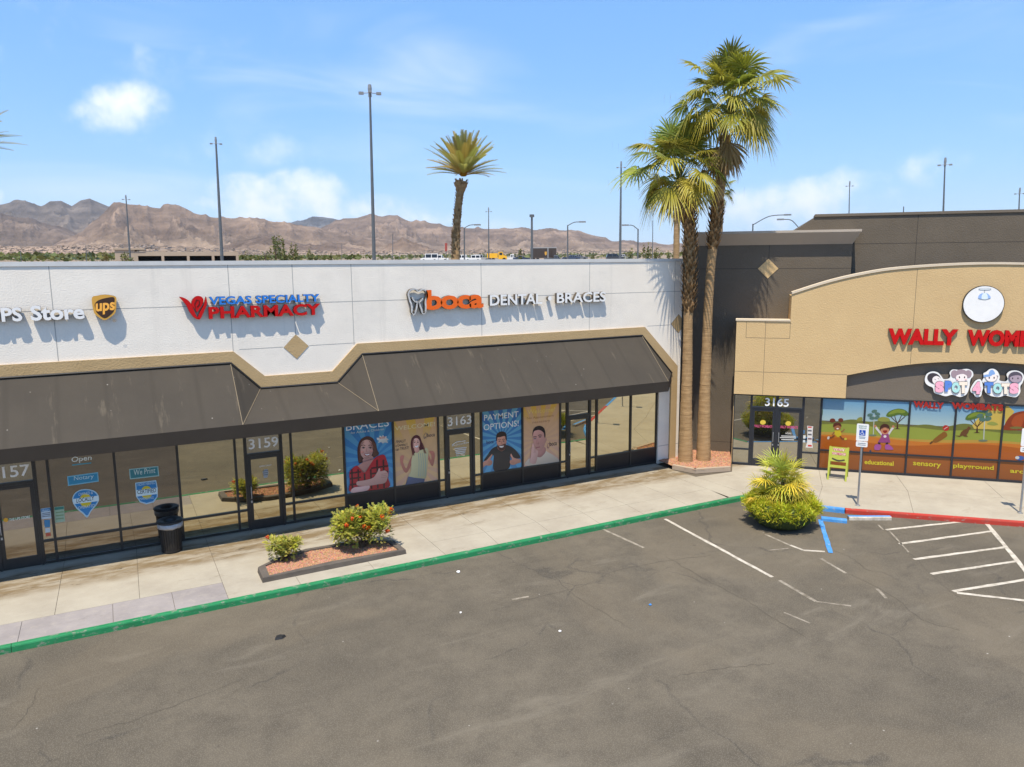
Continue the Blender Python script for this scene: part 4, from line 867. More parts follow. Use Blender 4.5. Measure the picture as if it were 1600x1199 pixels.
# ------------------------------------------------------------------ corner shop signs and mural film
def sz(px, py, n): p = WP(px, py, n) - WO; return p @ WS, p[2]
def build_corner_signs():
    r7 = crop(1360, 420, 4.996)
    s = thing('shop_sign', 'red channel letters reading Wally Wombats on the beige arched wall', 'shop sign', W(9, .2, 4.5))
    fn = lambda u, v, w: W(u, .215 + w, v)
    n = .30
    a = sz(*r7(134, 595), n); b = sz(*r7(688, 485), n)
    m = MB(); text_into(m, 'WALLY', (a[0], 4.60, b[0], 5.14), fn, .09, .055); m.build('lettering', [MT['red'], MT['red_side']], s)
    a = sz(*r7(752, 600), n); b = sz(*r7(1168, 490), n)
    m = MB(); text_into(m, 'WOMBATS', (a[0], 4.60, b[0], 5.14), fn, .09, .055, prefix='WOM'); m.build('lettering', [MT['red'], MT['red_side']], s)
    # round sign
    c = sz(1537, 475.5, .31); rx = .60; s = thing('round_sign', 'round white sign with a dark rim and small blue propeller cap', 'sign', W(c[0], .2, c[1] - rx))
    ring = lambda r, n: [W(c[0] + r * math.cos(t), n, c[1] + r * math.sin(t)) for t in np.linspace(0, 2 * math.pi, 49)[:-1]]
    m = MB(); m.prism(ring(rx, .30), ring(rx, .2)); m.build('rim', MT['dark_side'], s); m = MB(); m.prism(ring(rx - .02, .304), ring(rx - .02, .2995)); f = m.build('face', MT['white'], s)
    m = MB(); A = Art(m, lambda x, y, w: WP(x, y, .306 + w), 1360, 420, 4.996)
    ln = (120, 130, 140); A.poly([(843, 235), (845, 212), (862, 196), (890, 190), (915, 195), (935, 215), (937, 232), (905, 242), (870, 241)], (150, 180, 225)); A.poly([(872, 240), (870, 210), (885, 191), (905, 193), (916, 215), (912, 241)], (215, 228, 238))
    A.line([(845, 233), (890, 242), (936, 232)], 3, ln); A.line([(891, 190), (893, 160)], 4, ln); A.poly([(845, 158), (860, 153), (925, 153), (943, 158), (930, 166), (860, 166)], (150, 160, 165)); A.poly([(850, 159), (862, 156), (924, 156), (937, 159), (926, 163), (862, 163)], (228, 232, 232))
    m.build('cap_emblem', PRINT, f)
    # spot 4 tots
    s = thing('shop_sign', 'cut out Spot 4 Tots sign with pastel bubble letters and peeking cartoon children', 'shop sign', W(9.6, .02, 3.0))
    m = MB(); wl = lambda x, y, n_: WP(*r7(x, y), n_)
    loops = ([(425, 860), (440, 822), (480, 803), (525, 810), (556, 842), (572, 862), (612, 858), (624, 838), (618, 812), (640, 788), (690, 790), (715, 786), (758, 783), (795, 800), (803, 835), (780, 868), (772, 925), (750, 980), (700, 1002), (640, 985), (590, 996), (545, 985), (500, 970), (487, 930), (455, 915), (430, 892)],
             [(785, 965), (782, 935), (815, 880), (850, 862), (870, 880), (880, 930), (872, 955), (862, 995), (825, 1003), (806, 978)],
             [(888, 900), (872, 880), (885, 845), (882, 818), (905, 805), (930, 785), (965, 783), (995, 805), (1010, 845), (1008, 872), (1055, 880), (1072, 860), (1063, 825), (1090, 800), (1140, 795), (1185, 815), (1200, 850), (1188, 890), (1170, 920), (1170, 965), (1140, 1002), (1095, 1000), (1050, 990), (1000, 1003), (930, 990), (895, 960)])
    for L_ in loops:
        q = smooth_loop(L_, 4); m.prism([wl(x, y, .115) for x, y in q], [wl(x, y, .115) - WN * .085 for x, y in q], 0, 1)
    bk = m.build('backing', [MT['white'], MT['dark_side']], s)
    m = MB(); A = Art(m, lambda x, y, w: WP(x, y, .117 + w), 1360, 420, 4.996, gain=1.0)
    ink = (62, 56, 62)
    A.ell(497, 858, 55, 42, ink, 20); A.poly([(490, 850), (520, 838), (548, 858), (545, 890), (510, 905), (485, 880)], (235, 225, 222)); A.line([(500, 862), (512, 868)], 3, ink); A.line([(525, 856), (536, 862)], 3, ink)
    for x in (655, 765): A.ell(x, 822, 26, 30, (158, 138, 146))
    A.ell(709, 832, 54, 46, (158, 138, 146)); A.ell(712, 850, 44, 34, (240, 228, 224)); A.poly([(665, 835), (690, 805), (735, 803), (760, 835), (725, 822), (695, 826)], (158, 138, 146)); [A.ell(x, 848, 5, 8, ink) for x in (695, 735)]; [A.ell(x, 866, 9, 6, (240, 190, 190)) for x in (680, 745)]
    A.ell(945, 842, 50, 42, (158, 140, 142)); A.ell(945, 850, 44, 34, (240, 228, 222)); A.poly([(890, 832), (905, 805), (945, 788), (985, 803), (1000, 835), (950, 826)], (235, 232, 228)); A.poly([(925, 826), (935, 795), (958, 792), (972, 824)], (130, 165, 215)); A.poly([(885, 845), (895, 828), (950, 828), (930, 842)], (130, 165, 215)); [A.ell(x, 852, 5, 8, ink) for x in (928, 966)]
    A.ell(1132, 848, 56, 44, (96, 88, 100)); A.ell(1135, 856, 46, 34, (168, 150, 162)); A.poly([(1082, 850), (1100, 815), (1150, 808), (1186, 840), (1150, 832), (1110, 838)], (84, 78, 90)); [A.ell(x, 856, 5, 7, ink) for x in (1110, 1152)]
    pk, bl, aq, cr = (240, 172, 192), (88, 132, 208), (172, 220, 216), (240, 226, 208)
    for ch, x0, x1, yb, h, c in (('S', 503, 576, 972, 95, pk), ('P', 578, 640, 965, 92, bl), ('O', 632, 702, 975, 92, aq), ('T', 690, 758, 978, 98, cr), ('4', 795, 862, 985, 105, pk), ('T', 888, 962, 976, 92, bl), ('O', 955, 1030, 980, 88, aq), ('T', 1020, 1090, 984, 92, cr), ('S', 1083, 1160, 982, 92, pk)):
        A.text(ch, (x0, yb), (x1, yb), h, ink, .10); A.text(ch, (x0 + 3, yb - 5), (x1 - 1, yb - 5), h - 8, c, .085)
    m.build('lettering', PRINT, bk)

    # mural film: one sheet per pane
    g = .72
    H = lambda y: 2.62 - (y - 60) * 1.9 / 585
    hill = lambda s: H(300) + .05 * math.sin(s * 2.1) + .045 * math.sin(s * 5.3 + 1); grass = lambda s: H(345) + .03 * math.sin(s * 3.1 + 2)
    tan = lambda s: H(450) + .05 * math.sin(s * 1.3 + .4); org = lambda s: H(475) + .05 * math.sin(s * 1.3); deep = lambda s: H(512) + .10 * math.sin(s * 1.15 + 2.4)
    labs = ['mural pane with a running girl in yellow beside the shop entrance', 'mural pane with a girl in purple raising both arms', 'mural pane with a cricket bat and a red ball', 'mural pane with a kangaroo under green trees', 'mural pane with a red desert rock and yellow sun rays',
            'mural pane of plain desert outside the photo edge', 'mural pane of plain desert farther along']
    words = [None, 'educational', 'sensory', 'playground', 'arcade', None, None]
    for i in range(7):
        s0, s1 = 5.06 + 1.41 * i + .033, 5.06 + 1.41 * (i + 1) - .033; m = MB(); N = 14; ss = np.linspace(s0, s1, N)
        sky1, sky2 = srgb((150, 185, 200), g), srgb((108, 160, 192), g)
        def band(lo, hi, c0, c1=None, w=.008):
            for a, b in zip(ss[:-1], ss[1:]):
                la, lb, ha, hb = [f(x) if callable(f) else f for f, x in ((lo, a), (lo, b), (hi, a), (hi, b))]
                c0_ = srgb(c0, g); c1_ = srgb(c1 or c0, g); m.face([W(a, w, la), W(b, w, lb), W(b, w, hb), W(a, w, ha)], [c0_, c0_, c1_, c1_])
        band(H(310), 2.6, (172, 196, 196), (102, 158, 196)); band(grass, hill, (112, 116, 52), w=.009); band(tan, lambda s: min(grass(s) + .0, 9), (146, 156, 62), w=.0085); band(org, tan, (184, 146, 62)); band(deep, org, (196, 116, 40)); band(.763, deep, (166, 84, 22), (172, 92, 26)); band(.082, .705, (134, 74, 30), (152, 86, 34), w=.0084)
        A = Art(m, lambda x, y, w: WP(x, y, .009 + w), 1360, 620, 6.667, gain=g, step=.00035); B1 = Art(m, lambda x, y, w: WP(x, y, .009 + w), 1270, 630, 4.848, gain=g, step=.00035)
        def tree(A, x, y, k, c=(126, 144, 48), c2=(86, 112, 40), tr=(74, 44, 30)):
            A.poly([(x - 8 * k, y), (x - 2 * k, y - 60 * k), (x + 6 * k, y - 60 * k), (x + 10 * k, y), (x + 35 * k, y + 8 * k), (x - 35 * k, y + 8 * k)], tr, False)
            for dx, dy in ((-70, -125), (-30, -140), (45, -135), (80, -120)): A.line([(x + 2 * k, y - 50 * k), (x + dx * .5 * k, y - 85 * k), (x + dx * k, y + dy * k)], 7 * k, tr)
            A.poly([(x - 110 * k, y - 125 * k), (x - 90 * k, y - 160 * k), (x - 40 * k, y - 185 * k), (x + 20 * k, y - 195 * k), (x + 80 * k, y - 180 * k), (x + 115 * k, y - 140 * k), (x + 80 * k, y - 122 * k), (x + 20 * k, y - 135 * k), (x - 40 * k, y - 120 * k), (x - 80 * k, y - 112 * k)], c2)
            A.poly([(x - 90 * k, y - 140 * k), (x - 40 * k, y - 178 * k), (x + 20 * k, y - 188 * k), (x + 80 * k, y - 172 * k), (x + 60 * k, y - 150 * k), (x, y - 155 * k), (x - 50 * k, y - 140 * k)], c)
        def gum(A, x, y, k):
            A.line([(x, y), (x + 4 * k, y - 90 * k), (x + 10 * k, y - 190 * k)], 8 * k, (186, 190, 182)); A.ell(x - 5 * k, y + 2 * k, 36 * k, 8 * k, (110, 122, 100))
            for dx, dy in ((-30, -190), (10, -225), (40, -200), (-10, -160), (35, -165)): A.ell(x + dx * k, y + dy * k, 28 * k, 16 * k, (84, 116, 104), rnd.uniform(-20, 20), 9)
        if i == 0:
            B1.ell(68, 60, 9, 40, (84, 116, 92), 0, 9); B1.poly([(330, 135), (345, 112), (372, 108), (376, 130), (350, 140)], (140, 140, 60))
            B1.poly([(170, 300 - 60), (160, 215), (185, 205), (212, 212), (215, 245), (190, 258)], (200, 178, 40)); B1.line([(165, 245), (140, 262), (115, 262)], 12, (120, 68, 40)); B1.line([(205, 250), (225, 272), (245, 268)], 12, (120, 68, 40)); B1.ell(118, 264, 9, 13, (205, 200, 190), 20, 9); B1.ell(248, 272, 11, 9, (205, 190, 60), 0, 9)
            B1.line([(165, 218), (148, 240)], 8, (150, 92, 58)); B1.line([(212, 220), (232, 208), (240, 196)], 8, (150, 92, 58))
            B1.ell(150, 132, 22, 16, (108, 48, 26), 0, 9); B1.ell(212, 130, 20, 16, (108, 48, 26), 0, 9); B1.ell(186, 182, 28, 26, (158, 98, 62)); B1.poly([(155, 182), (160, 155), (188, 146), (212, 158), (216, 180), (190, 168)], (88, 38, 22)); B1.ell(188, 194, 9, 5, (240, 235, 225), 0, 9)
        if i == 1:
            tree(A, 280, 330, 1.05); gum(A, 30, 400, 1.1); A.poly([(75, 245), (95, 220), (140, 212), (190, 225), (205, 255), (160, 262), (110, 260)], (146, 148, 66)); A.line([(140, 260), (138, 300)], 5, (120, 100, 60))
            A.line([(125, 400), (80, 350), (55, 315)], 22, (214, 208, 205)); A.line([(185, 395), (215, 350), (240, 318)], 22, (214, 208, 205)); A.ell(50, 308, 14, 14, (190, 128, 92)); A.ell(238, 312, 14, 14, (190, 128, 92))
            A.poly([(120, 385), (190, 385), (195, 420), (208, 480), (75, 478), (112, 420)], (146, 66, 122), False); A.line([(95, 478), (88, 500)], 24, (44, 26, 30)); A.line([(170, 478), (176, 500)], 24, (44, 26, 30)); A.poly([(40, 545), (48, 505), (80, 495), (112, 510), (100, 552), (60, 556)], (160, 82, 150)); A.poly([(155, 545), (155, 505), (190, 498), (228, 530), (235, 552), (170, 552)], (160, 82, 150))
            A.ell(152, 415, 16, 14, (225, 215, 220), 0, 10); A.ell(150, 350, 46, 44, (198, 134, 98)); A.poly([(100, 360), (100, 318), (125, 290), (160, 284), (195, 305), (204, 358), (190, 335), (150, 322), (112, 338)], (70, 34, 24)); A.poly([(130, 355), (175, 352), (168, 375), (145, 380)], (140, 30, 30)); A.line([(120, 338), (135, 334)], 4, (50, 30, 28)); A.line([(168, 334), (184, 336)], 4, (50, 30, 28))
            A.ell(-10 + 10, 570, 12, 14, (40, 60, 90), 0, 8)
        if i == 2:
            A.ell(786, 328, 34, 31, (176, 46, 34)); A.line([(765, 340), (805, 315)], 6, (220, 190, 180)); A.poly([(650, 455), (752, 372), (782, 370), (800, 392), (790, 420), (690, 478)], (134, 88, 30)); A.line([(648, 468), (620, 492)], 18, (96, 62, 26)); A.line([(690, 310), (740, 322)], 4, (120, 110, 60), False)
        if i == 3:
            A.poly([(1380, 90), (1220, 95), (1110, 240), (1060, 300), (1080, 335), (1370, 345)], (206, 178, 84), False); tree(A, 1110, 370, 1.1); gum(A, 1180, 455, 1.35)
            A.poly([(1215, 285), (1250, 262), (1300, 268), (1330, 290), (1280, 300)], (150, 156, 74)); k = (104, 66, 34)
            A.poly([(880, 405), (930, 408), (945, 370), (975, 345), (1005, 335), (1020, 310), (1035, 315), (1048, 328), (1030, 345), (1020, 375), (1000, 400), (1018, 418), (985, 416), (960, 405), (930, 418)], k, False)
        if i == 4:
            A.poly([(1402, 95), (1440, 100), (1500, 155), (1450, 230), (1402, 300)], (206, 178, 84), False); A.poly([(1388, 345), (1400, 290), (1450, 210), (1520, 165), (1640, 150), (1760, 190), (1790, 340), (1600, 350)], (140, 58, 24)); A.poly([(1470, 290), (1510, 200), (1640, 170), (1600, 240), (1560, 320)], (170, 78, 34)); A.ell(1520, 325, 70, 14, (120, 110, 56), 0, 12)
            A.ell(1560, 640, 44, 24, (60, 90, 160)); A.ell(1530, 636, 22, 16, (200, 200, 196))
        if words[i]:
            w = words[i]; nB = {1: (1350 + 1, 0)}
            if i == 1: B1.text(w, (392, 462), (612, 476), 34, (214, 200, 46), .02)
            if i == 2: A.text(w, (445, 730), (735, 752), 52, (206, 190, 44), .02)
            if i == 3: A.text(w, (862, 752), (1285, 778), 58, (206, 190, 44), .02)
            if i == 4: A.text(w, (1455, 792), (1760, 818), 44, (206, 190, 44), .02)
        tag(m.build('window_mural', PRINT, loc=W((s0 + s1) / 2, .008, .1)), labs[i], 'mural')
    t = thing('window_lettering', 'dark red Wally Wombats lettering across the top of the mural panes', 'lettering', W(9.2, .054, 2.4))
    for wd, a, b, h in (('WALLY', (448, 112), (768, 131), 68), ('WOMBATS', (845, 128), (1385, 152), 70)):
        m = MB(); Art(m, lambda x, y, w: WP(x, y, .054 + w), 1360, 620, 6.667, gain=.8, w0=0).text(wd, a, b, h, (165, 40, 30), .06); m.build('word', PRINT, t)
    # notices at the entrance
    K = dict(ox=1120, oy=580, k=3.331)
    D = lambda x, y, w: WP(x, y, .01 + w)
    def decal(lab, fn_):
        m = MB(); a = Art(m, D, **K, w0=.002, gain=1.0); fn_(a); tag(m.build('window_sticker', PRINT, loc=np.mean(np.array(m.v), 0)), lab, 'sticker')
    def f(a): a.ell(240, 267, 15, 12, (206, 180, 70)); a.text('WALLY WOMBATS', (190, 292), (290, 297), 14, (190, 80, 120), .03)
    decal('pink lettering under a yellow dot on the left entrance door', f)
    def f(a):
        a.ell(372, 273, 15, 12, (206, 180, 70)); a.text('WALLY WOMBATS', (322, 297), (422, 301), 14, (190, 80, 120), .03); a.text('HOURS', (358, 329), (388, 330), 9, (225, 225, 220))
        for y, x0, x1 in ((338, 335, 410), (346, 328, 412), (356, 336, 402)): a.line([(x0, y), (x1, y + 2)], 4, (200, 200, 196), False)
    decal('pink lettering over white opening hours on the right entrance door', f)
    def f(a):
        a.poly([(470, 285), (502, 288), (500, 300), (496, 372), (500, 400), (462, 398), (470, 370), (472, 302)], (205, 200, 196), False)
        for y, c in ((292, (190, 90, 80)), (310, (90, 90, 95)), (330, (90, 90, 95)), (352, (120, 90, 90)), (388, (185, 40, 36))): a.line([(474, y), (494, y + 1)], 8, c, False)
    decal('tall white notice strip on the glass right of the entrance', f)
    def f(a): a.poly([(447, 306), (458, 307), (457, 327), (446, 326)], (70, 110, 150), False); a.poly([(447, 334), (463, 335), (461, 352), (446, 351)], (205, 205, 200), False); a.poly([(445, 358), (460, 359), (459, 372), (444, 371)], (190, 200, 205), False)
    decal('three little cards on the glass beside the tall notice strip', f)
build_corner_signs()

# ------------------------------------------------------------------ street things
def build_street():
    # litter bin
    c = np.array([1.02, -.62, 0]); t = thing('litter_bin', 'black slatted litter bin with a grey bag rim by the shop front', 'bin', c)
    m = MB()
    for k in range(26):
        a = 2 * math.pi * k / 26; d = np.array([math.cos(a), math.sin(a), 0]); s = np.array([-d[1], d[0], 0]); r0, r1 = .245, .285
        m.box8([c + d * (r0 - .012) - s * .024 + [0, 0, .04], c + d * r0 - s * .024 + [0, 0, .04], c + d * r0 + s * .024 + [0, 0, .04], c + d * (r0 - .012) + s * .024 + [0, 0, .04],
                c + d * (r1 - .012) - s * .028 + [0, 0, .74], c + d * r1 - s * .028 + [0, 0, .74], c + d * r1 + s * .028 + [0, 0, .74], c + d * (r1 - .012) + s * .028 + [0, 0, .74]])
    for z, r in ((.05, .25), (.72, .287)): m.lathe([(r - .02, z - .02), (r + .006, z - .02), (r + .006, z + .02), (r - .02, z + .02)], c, 30)
    m.build('slats', MT['black'], t)
    m = MB(); m.lathe([(.0, .05), (.22, .05), (.262, .7)], c, 24); m.build('inner_can', MT['black'], t)
    m = MB(); m.lathe([(.27, .70), (.30, .66), (.312, .70), (.305, .79), (.28, .80)], c, 30)
    for i, p in enumerate(m.v): m.v[i] = (p[0] + rnd.uniform(-.008, .008), p[1] + rnd.uniform(-.008, .008), p[2] + rnd.uniform(-.012, .012))
    m.smooth = True; m.build('bag', MT['liner'], t)
    m = MB(); m.lathe([(.31, .80), (.325, .815), (.325, .845), (.30, .86), (.26, .87), (.17, .845), (.15, .82), (.13, .70)], c, 32); m.smooth = True; m.build('lid', MT['black'], t)
    # accessible parking signs
    def psign(px, py, lab):
        b = on_z(px, py, .0); t = thing('parking_sign', lab, 'sign', b, 'accessible parking signs'); h = 2.52
        fdir = np.array([-.80, -.60, 0]); fdir = fdir / np.linalg.norm(fdir); sd = np.array([-fdir[1], fdir[0], 0]); sd = -sd if sd[0] < 0 else sd
        P = lambda u, n, z: b + sd * u + fdir * n + np.array([0, 0, z])
        m = MB(); m.tube([b, b + [0, 0, h - .03]], .03, 10); m.lathe([(.075, .0), (.075, .015), (.035, .03)], b, 14); m.build('post', MT['steel'], t)
        def plate(name, z0, z1, w):
            r = .035; q = []
            for cx_, cz_, a0 in ((w - r, z1 - r, 0), (-w + r, z1 - r, 90), (-w + r, z0 + r, 180), (w - r, z0 + r, 270)): q += [(cx_ + r * math.cos(R(a0 + a)), cz_ + r * math.sin(R(a0 + a))) for a in (0, 30, 60, 90)]
            m = MB(); m.prism([P(u, .042, z) for u, z in q], [P(u, .036, z) for u, z in q]); return m.build(name, MT['white'], t)
        pl = plate('sign_plate', 2.03, 2.56, .165); p2 = plate('small_plate', 1.85, 2.015, .16)
        m = MB()
        def q4(u0, z0, u1, z1, c, n=.044): m.face([P(u0, n, z0), P(u1, n, z0), P(u1, n, z1), P(u0, n, z1)], srgb(c))
        q4(-.085, 2.20, .085, 2.37, (20, 75, 170))
        A = Art(m, lambda x, y, w: P(x, .0445 + w, y), 0, 0, 1, w0=0, step=.0004)
        wh = (235, 238, 240); A.ell(-.012, 2.345, .013, .013, wh); A.line([(-.012, 2.33), (-.008, 2.285), (.03, 2.28), (.045, 2.235), (.06, 2.235)], .012, wh, False); A.line([(-.01, 2.31), (.025, 2.308)], .010, wh, False)
        A.line([(-.025, 2.30), (-.045, 2.275), (-.045, 2.245), (-.02, 2.225), (.015, 2.225), (.03, 2.25)], .010, wh)
        A.text('RESERVED', (-.11, 2.47), (.11, 2.47), -.04, (40, 120, 110)); A.text('PARKING', (-.10, 2.41), (.10, 2.41), -.04, (40, 120, 110)); A.line([(-.09, 2.16), (.09, 2.16)], .014, (60, 110, 160), False); A.line([(-.08, 2.12), (.08, 2.12)], .012, (90, 120, 140), False)
        m.build('symbol', PRINT, pl)
        m = MB(); A = Art(m, lambda x, y, w: P(x, .0445 + w, y), 0, 0, 1, w0=0, step=.0004); [A.line([(-.11, z), (.11, z)], .014, (70, 90, 110), False) for z in (1.96, 1.91)]; m.build('small_print', PRINT, p2)
    psign(1340, 790, 'accessible parking sign in front of the girl in purple mural pane'); psign(1594, 802, 'accessible parking sign at the right edge near the red kerb end')
    # sandwich board
    c = np.array([21.76, -4.66, 0]); t = thing('sandwich_board', 'lime green sandwich board standing before the mural windows', 'sandwich board', c)
    sd = np.array([.56, -.83, 0]); sd /= np.linalg.norm(sd); fd = np.array([-sd[1], sd[0], 0]); fd = -fd if fd[1] > 0 else fd
    P = lambda u, n, z: c + sd * u + fd * n + np.array([0, 0, z])
    def leg(u, n0, n1):
        m = MB(); m.box8([P(u - .03, n0 - .015, 0), P(u + .03, n0 - .015, 0), P(u + .03, n0 + .015, 0), P(u - .03, n0 + .015, 0), P(u - .03, n1 - .015, 1.1), P(u + .03, n1 - .015, 1.1), P(u + .03, n1 + .015, 1.1), P(u - .03, n1 + .015, 1.1)]); m.build('leg', MT['lime'], t)
    for n0, n1 in ((.33, .03), (-.33, -.03)):
        for u in (-.28, .28): leg(u, n0, n1)
    m = MB(); nn = lambda z: .33 - .3 * z / 1.1
    for z0, z1 in ((.62, 1.09), (.42, .5)): m.box8([P(-.25, nn(z0) - .012, z0), P(.25, nn(z0) - .012, z0), P(.25, nn(z0) + .012, z0), P(-.25, nn(z0) + .012, z0), P(-.25, nn(z1) - .012, z1), P(.25, nn(z1) - .012, z1), P(.25, nn(z1) + .012, z1), P(-.25, nn(z1) + .012, z1)])
    b = m.build('front_board', MT['lime'], t)
    m = MB(); m.box8([P(-.25, -nn(.64) - .012, .64), P(.25, -nn(.64) - .012, .64), P(.25, -nn(.64) + .012, .64), P(-.25, -nn(.64) + .012, .64), P(-.25, -.05, 1.09), P(.25, -.05, 1.09), P(.25, -.03, 1.09), P(-.25, -.03, 1.09)]); m.build('back_board', MT['lime'], t)
    m = MB(); A = Art(m, lambda x, y, w: P(x, nn(y) + .016 + w, y), 0, 0, 1, w0=0, step=.0006)
    A.text('WALLY', (-.20, .98), (.20, .98), -.09, (215, 205, 190), .09); A.text('WALLY', (-.20, .98), (.20, .98), -.09, (170, 70, 90), .03); A.text('WOMBATS', (-.22, .84), (.22, .84), -.09, (215, 205, 190), .09); A.text('WOMBATS', (-.22, .84), (.22, .84), -.09, (170, 70, 90), .03)
    A.line([(-.2, .72), (.0, .66), (.2, .7)], .05, (60, 52, 24)); m.build('print', PRINT, b)
    # wheel stops
    def stop(a, b_, lab, ms):
        a = on_z(*a, GZ); b_ = on_z(*b_, GZ); tt = (b_ - a) / np.linalg.norm(b_ - a); nn_ = np.array([-tt[1], tt[0], 0]); L_ = np.linalg.norm(b_ - a); m = MB()
        pr = [(-.085, 0), (-.08, .075), (-.055, .105), (.055, .105), (.08, .075), (.085, 0)]
        k0 = [a + nn_ * u + [0, 0, z + .002] for u, z in pr]; k1 = [b_ + nn_ * u + [0, 0, z + .002] for u, z in pr]
        m.prism(k0, k1, 0, 0)
        o = m.build('wheel_stop', ms, loc=(a + b_) / 2)
        for p in o.data.polygons: p.material_index = 1 if (len(ms) > 1 and abs(p.normal.z) < .8) else 0
        tag(o, lab, 'wheel stop', 'concrete wheel stops')
    stop((1325, 812), (1391, 812), 'blue topped white wheel stop lying before the red kerb', [MT['blue_paint'], MT['white_paint']]); stop((1283, 813), (1323, 817), 'all blue wheel stop touching the round planter bush', [MT['blue_paint']])
    # planter island on the pavement
    q = [(402, 888), (410, 905), (520, 883), (635, 860), (617, 846), (572, 846), (530, 850), (476, 859), (430, 874)]; L_ = [on_z(x, y, .10) for x, y in q]; c = sum(L_) / len(L_); L_ = [np.array([p[0], p[1], 0]) for p in L_]; c[2] = 0
    t = thing('planter_island', 'long low planter with dark stone edging and pink gravel on the pavement', 'planter', c)
    m = MB(); inn = [p + (c - p) / np.linalg.norm(c - p) * .19 for p in L_]; up = np.array([0, 0, .13]); n = len(L_)
    for i in range(n):
        j = (i + 1) % n; a, b_ = L_[i], L_[j]; ia, ib = inn[i], inn[j]; e = (c - a) / np.linalg.norm(c - a) * .03; e2 = (c - b_) / np.linalg.norm(c - b_) * .03
        m.face([a, b_, b_ + e2 * .6 + up * .9, a + e * .6 + up * .9]); m.face([a + e * .6 + up * .9, b_ + e2 * .6 + up * .9, b_ + e2 * 1.3 + up, a + e * 1.3 + up]); m.face([a + e * 1.3 + up, b_ + e2 * 1.3 + up, ib + up, ia + up]); m.face([ia + up, ib + up, ib, ia])
    m.build('edging', MT['bed_curb'], t)
    def gravel(poly, z, n, parent, name, size=(.016, .034), seed=3):
        rg = random.Random(seed); xs = [p[0] for p in poly]; ys = [p[1] for p in poly]; m = MB()
        m.face([(p[0], p[1], z) for p in poly], srgb((168, 126, 100)))
        def inside(x, y):
            r = False
            for i in range(len(poly)):
                a, b_ = poly[i - 1], poly[i]
                if (a[1] > y) != (b_[1] > y) and x < (b_[0] - a[0]) * (y - a[1]) / (b_[1] - a[1]) + a[0]: r = not r
            return r
        k = 0
        while k < n:
            x, y = rg.uniform(min(xs), max(xs)), rg.uniform(min(ys), max(ys))
            if not inside(x, y): continue
            k += 1; s = rg.uniform(*size); h = s * rg.uniform(.5, .9); a0 = rg.uniform(0, 6.3); cc = srgb((rg.randint(185, 222), rg.randint(138, 172), rg.randint(108, 142)), rg.uniform(.42, .78)); base = [(x + s * math.cos(a0 + i * 1.26) * rg.uniform(.7, 1), y + s * math.sin(a0 + i * 1.26) * rg.uniform(.7, 1), z + .001) for i in range(5)]
            top = (x + rg.uniform(-.3, .3) * s, y + rg.uniform(-.3, .3) * s, z + h)
            for i in range(5): m.face([base[i], base[(i + 1) % 5], top], cc)
        return tag(m.build(name, ROCKC, parent), kind='stuff')
    gravel(inn, .085, 2600, t, 'gravel')
    # palm bed
    Lb = [np.array(p, float) for p in ((17.56, -.98, 0), W(.85, 1.72, 0), W(2.05, 1.08, 0), W(2.05, -1.24, 0), W(-.3, -1.24, 0), (18.6, -.02, 0), (17.62, -.12, 0))]
    cb = sum(Lb) / len(Lb); t = thing('palm_bed', 'corner planting bed of pink gravel with a tan concrete kerb around two palms', 'planting bed', cb)
    m = MB()
    for a, b_ in ((Lb[0], Lb[1]), (Lb[1], Lb[2])):
        d = (b_ - a) / np.linalg.norm(b_ - a); nn_ = np.array([-d[1], d[0], 0]) * .13; m.box8([a + [0, 0, .002], b_ + [0, 0, .002], b_ + nn_ + [0, 0, .002], a + nn_ + [0, 0, .002], a + [0, 0, .17], b_ + [0, 0, .17], b_ + nn_ + [0, 0, .17], a + nn_ + [0, 0, .17]])
    m.build('kerb', MT['tan_block'], t)
    gravel(Lb, .14, 3000, t, 'gravel', (.018, .04), 9)
    # litter
    m = MB(); p = on_z(437, 997, GZ); m.prism([p + [x, y, .05] for x, y in ((-.09, -.04), (.03, -.06), (.1, 0), (.02, .05), (-.05, .04))], [p + [x, y, .002] for x, y in ((-.11, -.06), (.04, -.08), (.13, 0), (.02, .07), (-.07, .06))]); tag(m.build('litter', MT['black'], loc=p), 'small black scrap lying on the asphalt', 'litter')
    for px, py, s, lab, mm in ((716, 895, .045, 'white pebble near the green kerb', 'white'), (875, 987, .028, 'small white scrap in the middle of the asphalt', 'white'), (1016, 946, .032, 'small blue scrap on the asphalt', 'blue_paint'), (720, 958, .025, 'small pale stone below the white pebble', 'white')):
        p = on_z(px, py, GZ); m = MB(); m.ball(p + [0, 0, s * .5], s, s * .8, s * .6, 6)
        for i, v in enumerate(m.v): m.v[i] = tuple(np.array(v) + nrg.uniform(-.2, .2, 3) * s)
        tag(m.build('pebble' if mm == 'white' else 'litter', MT[mm], loc=p), lab, 'pebble' if mm == 'white' else 'litter')
build_street()
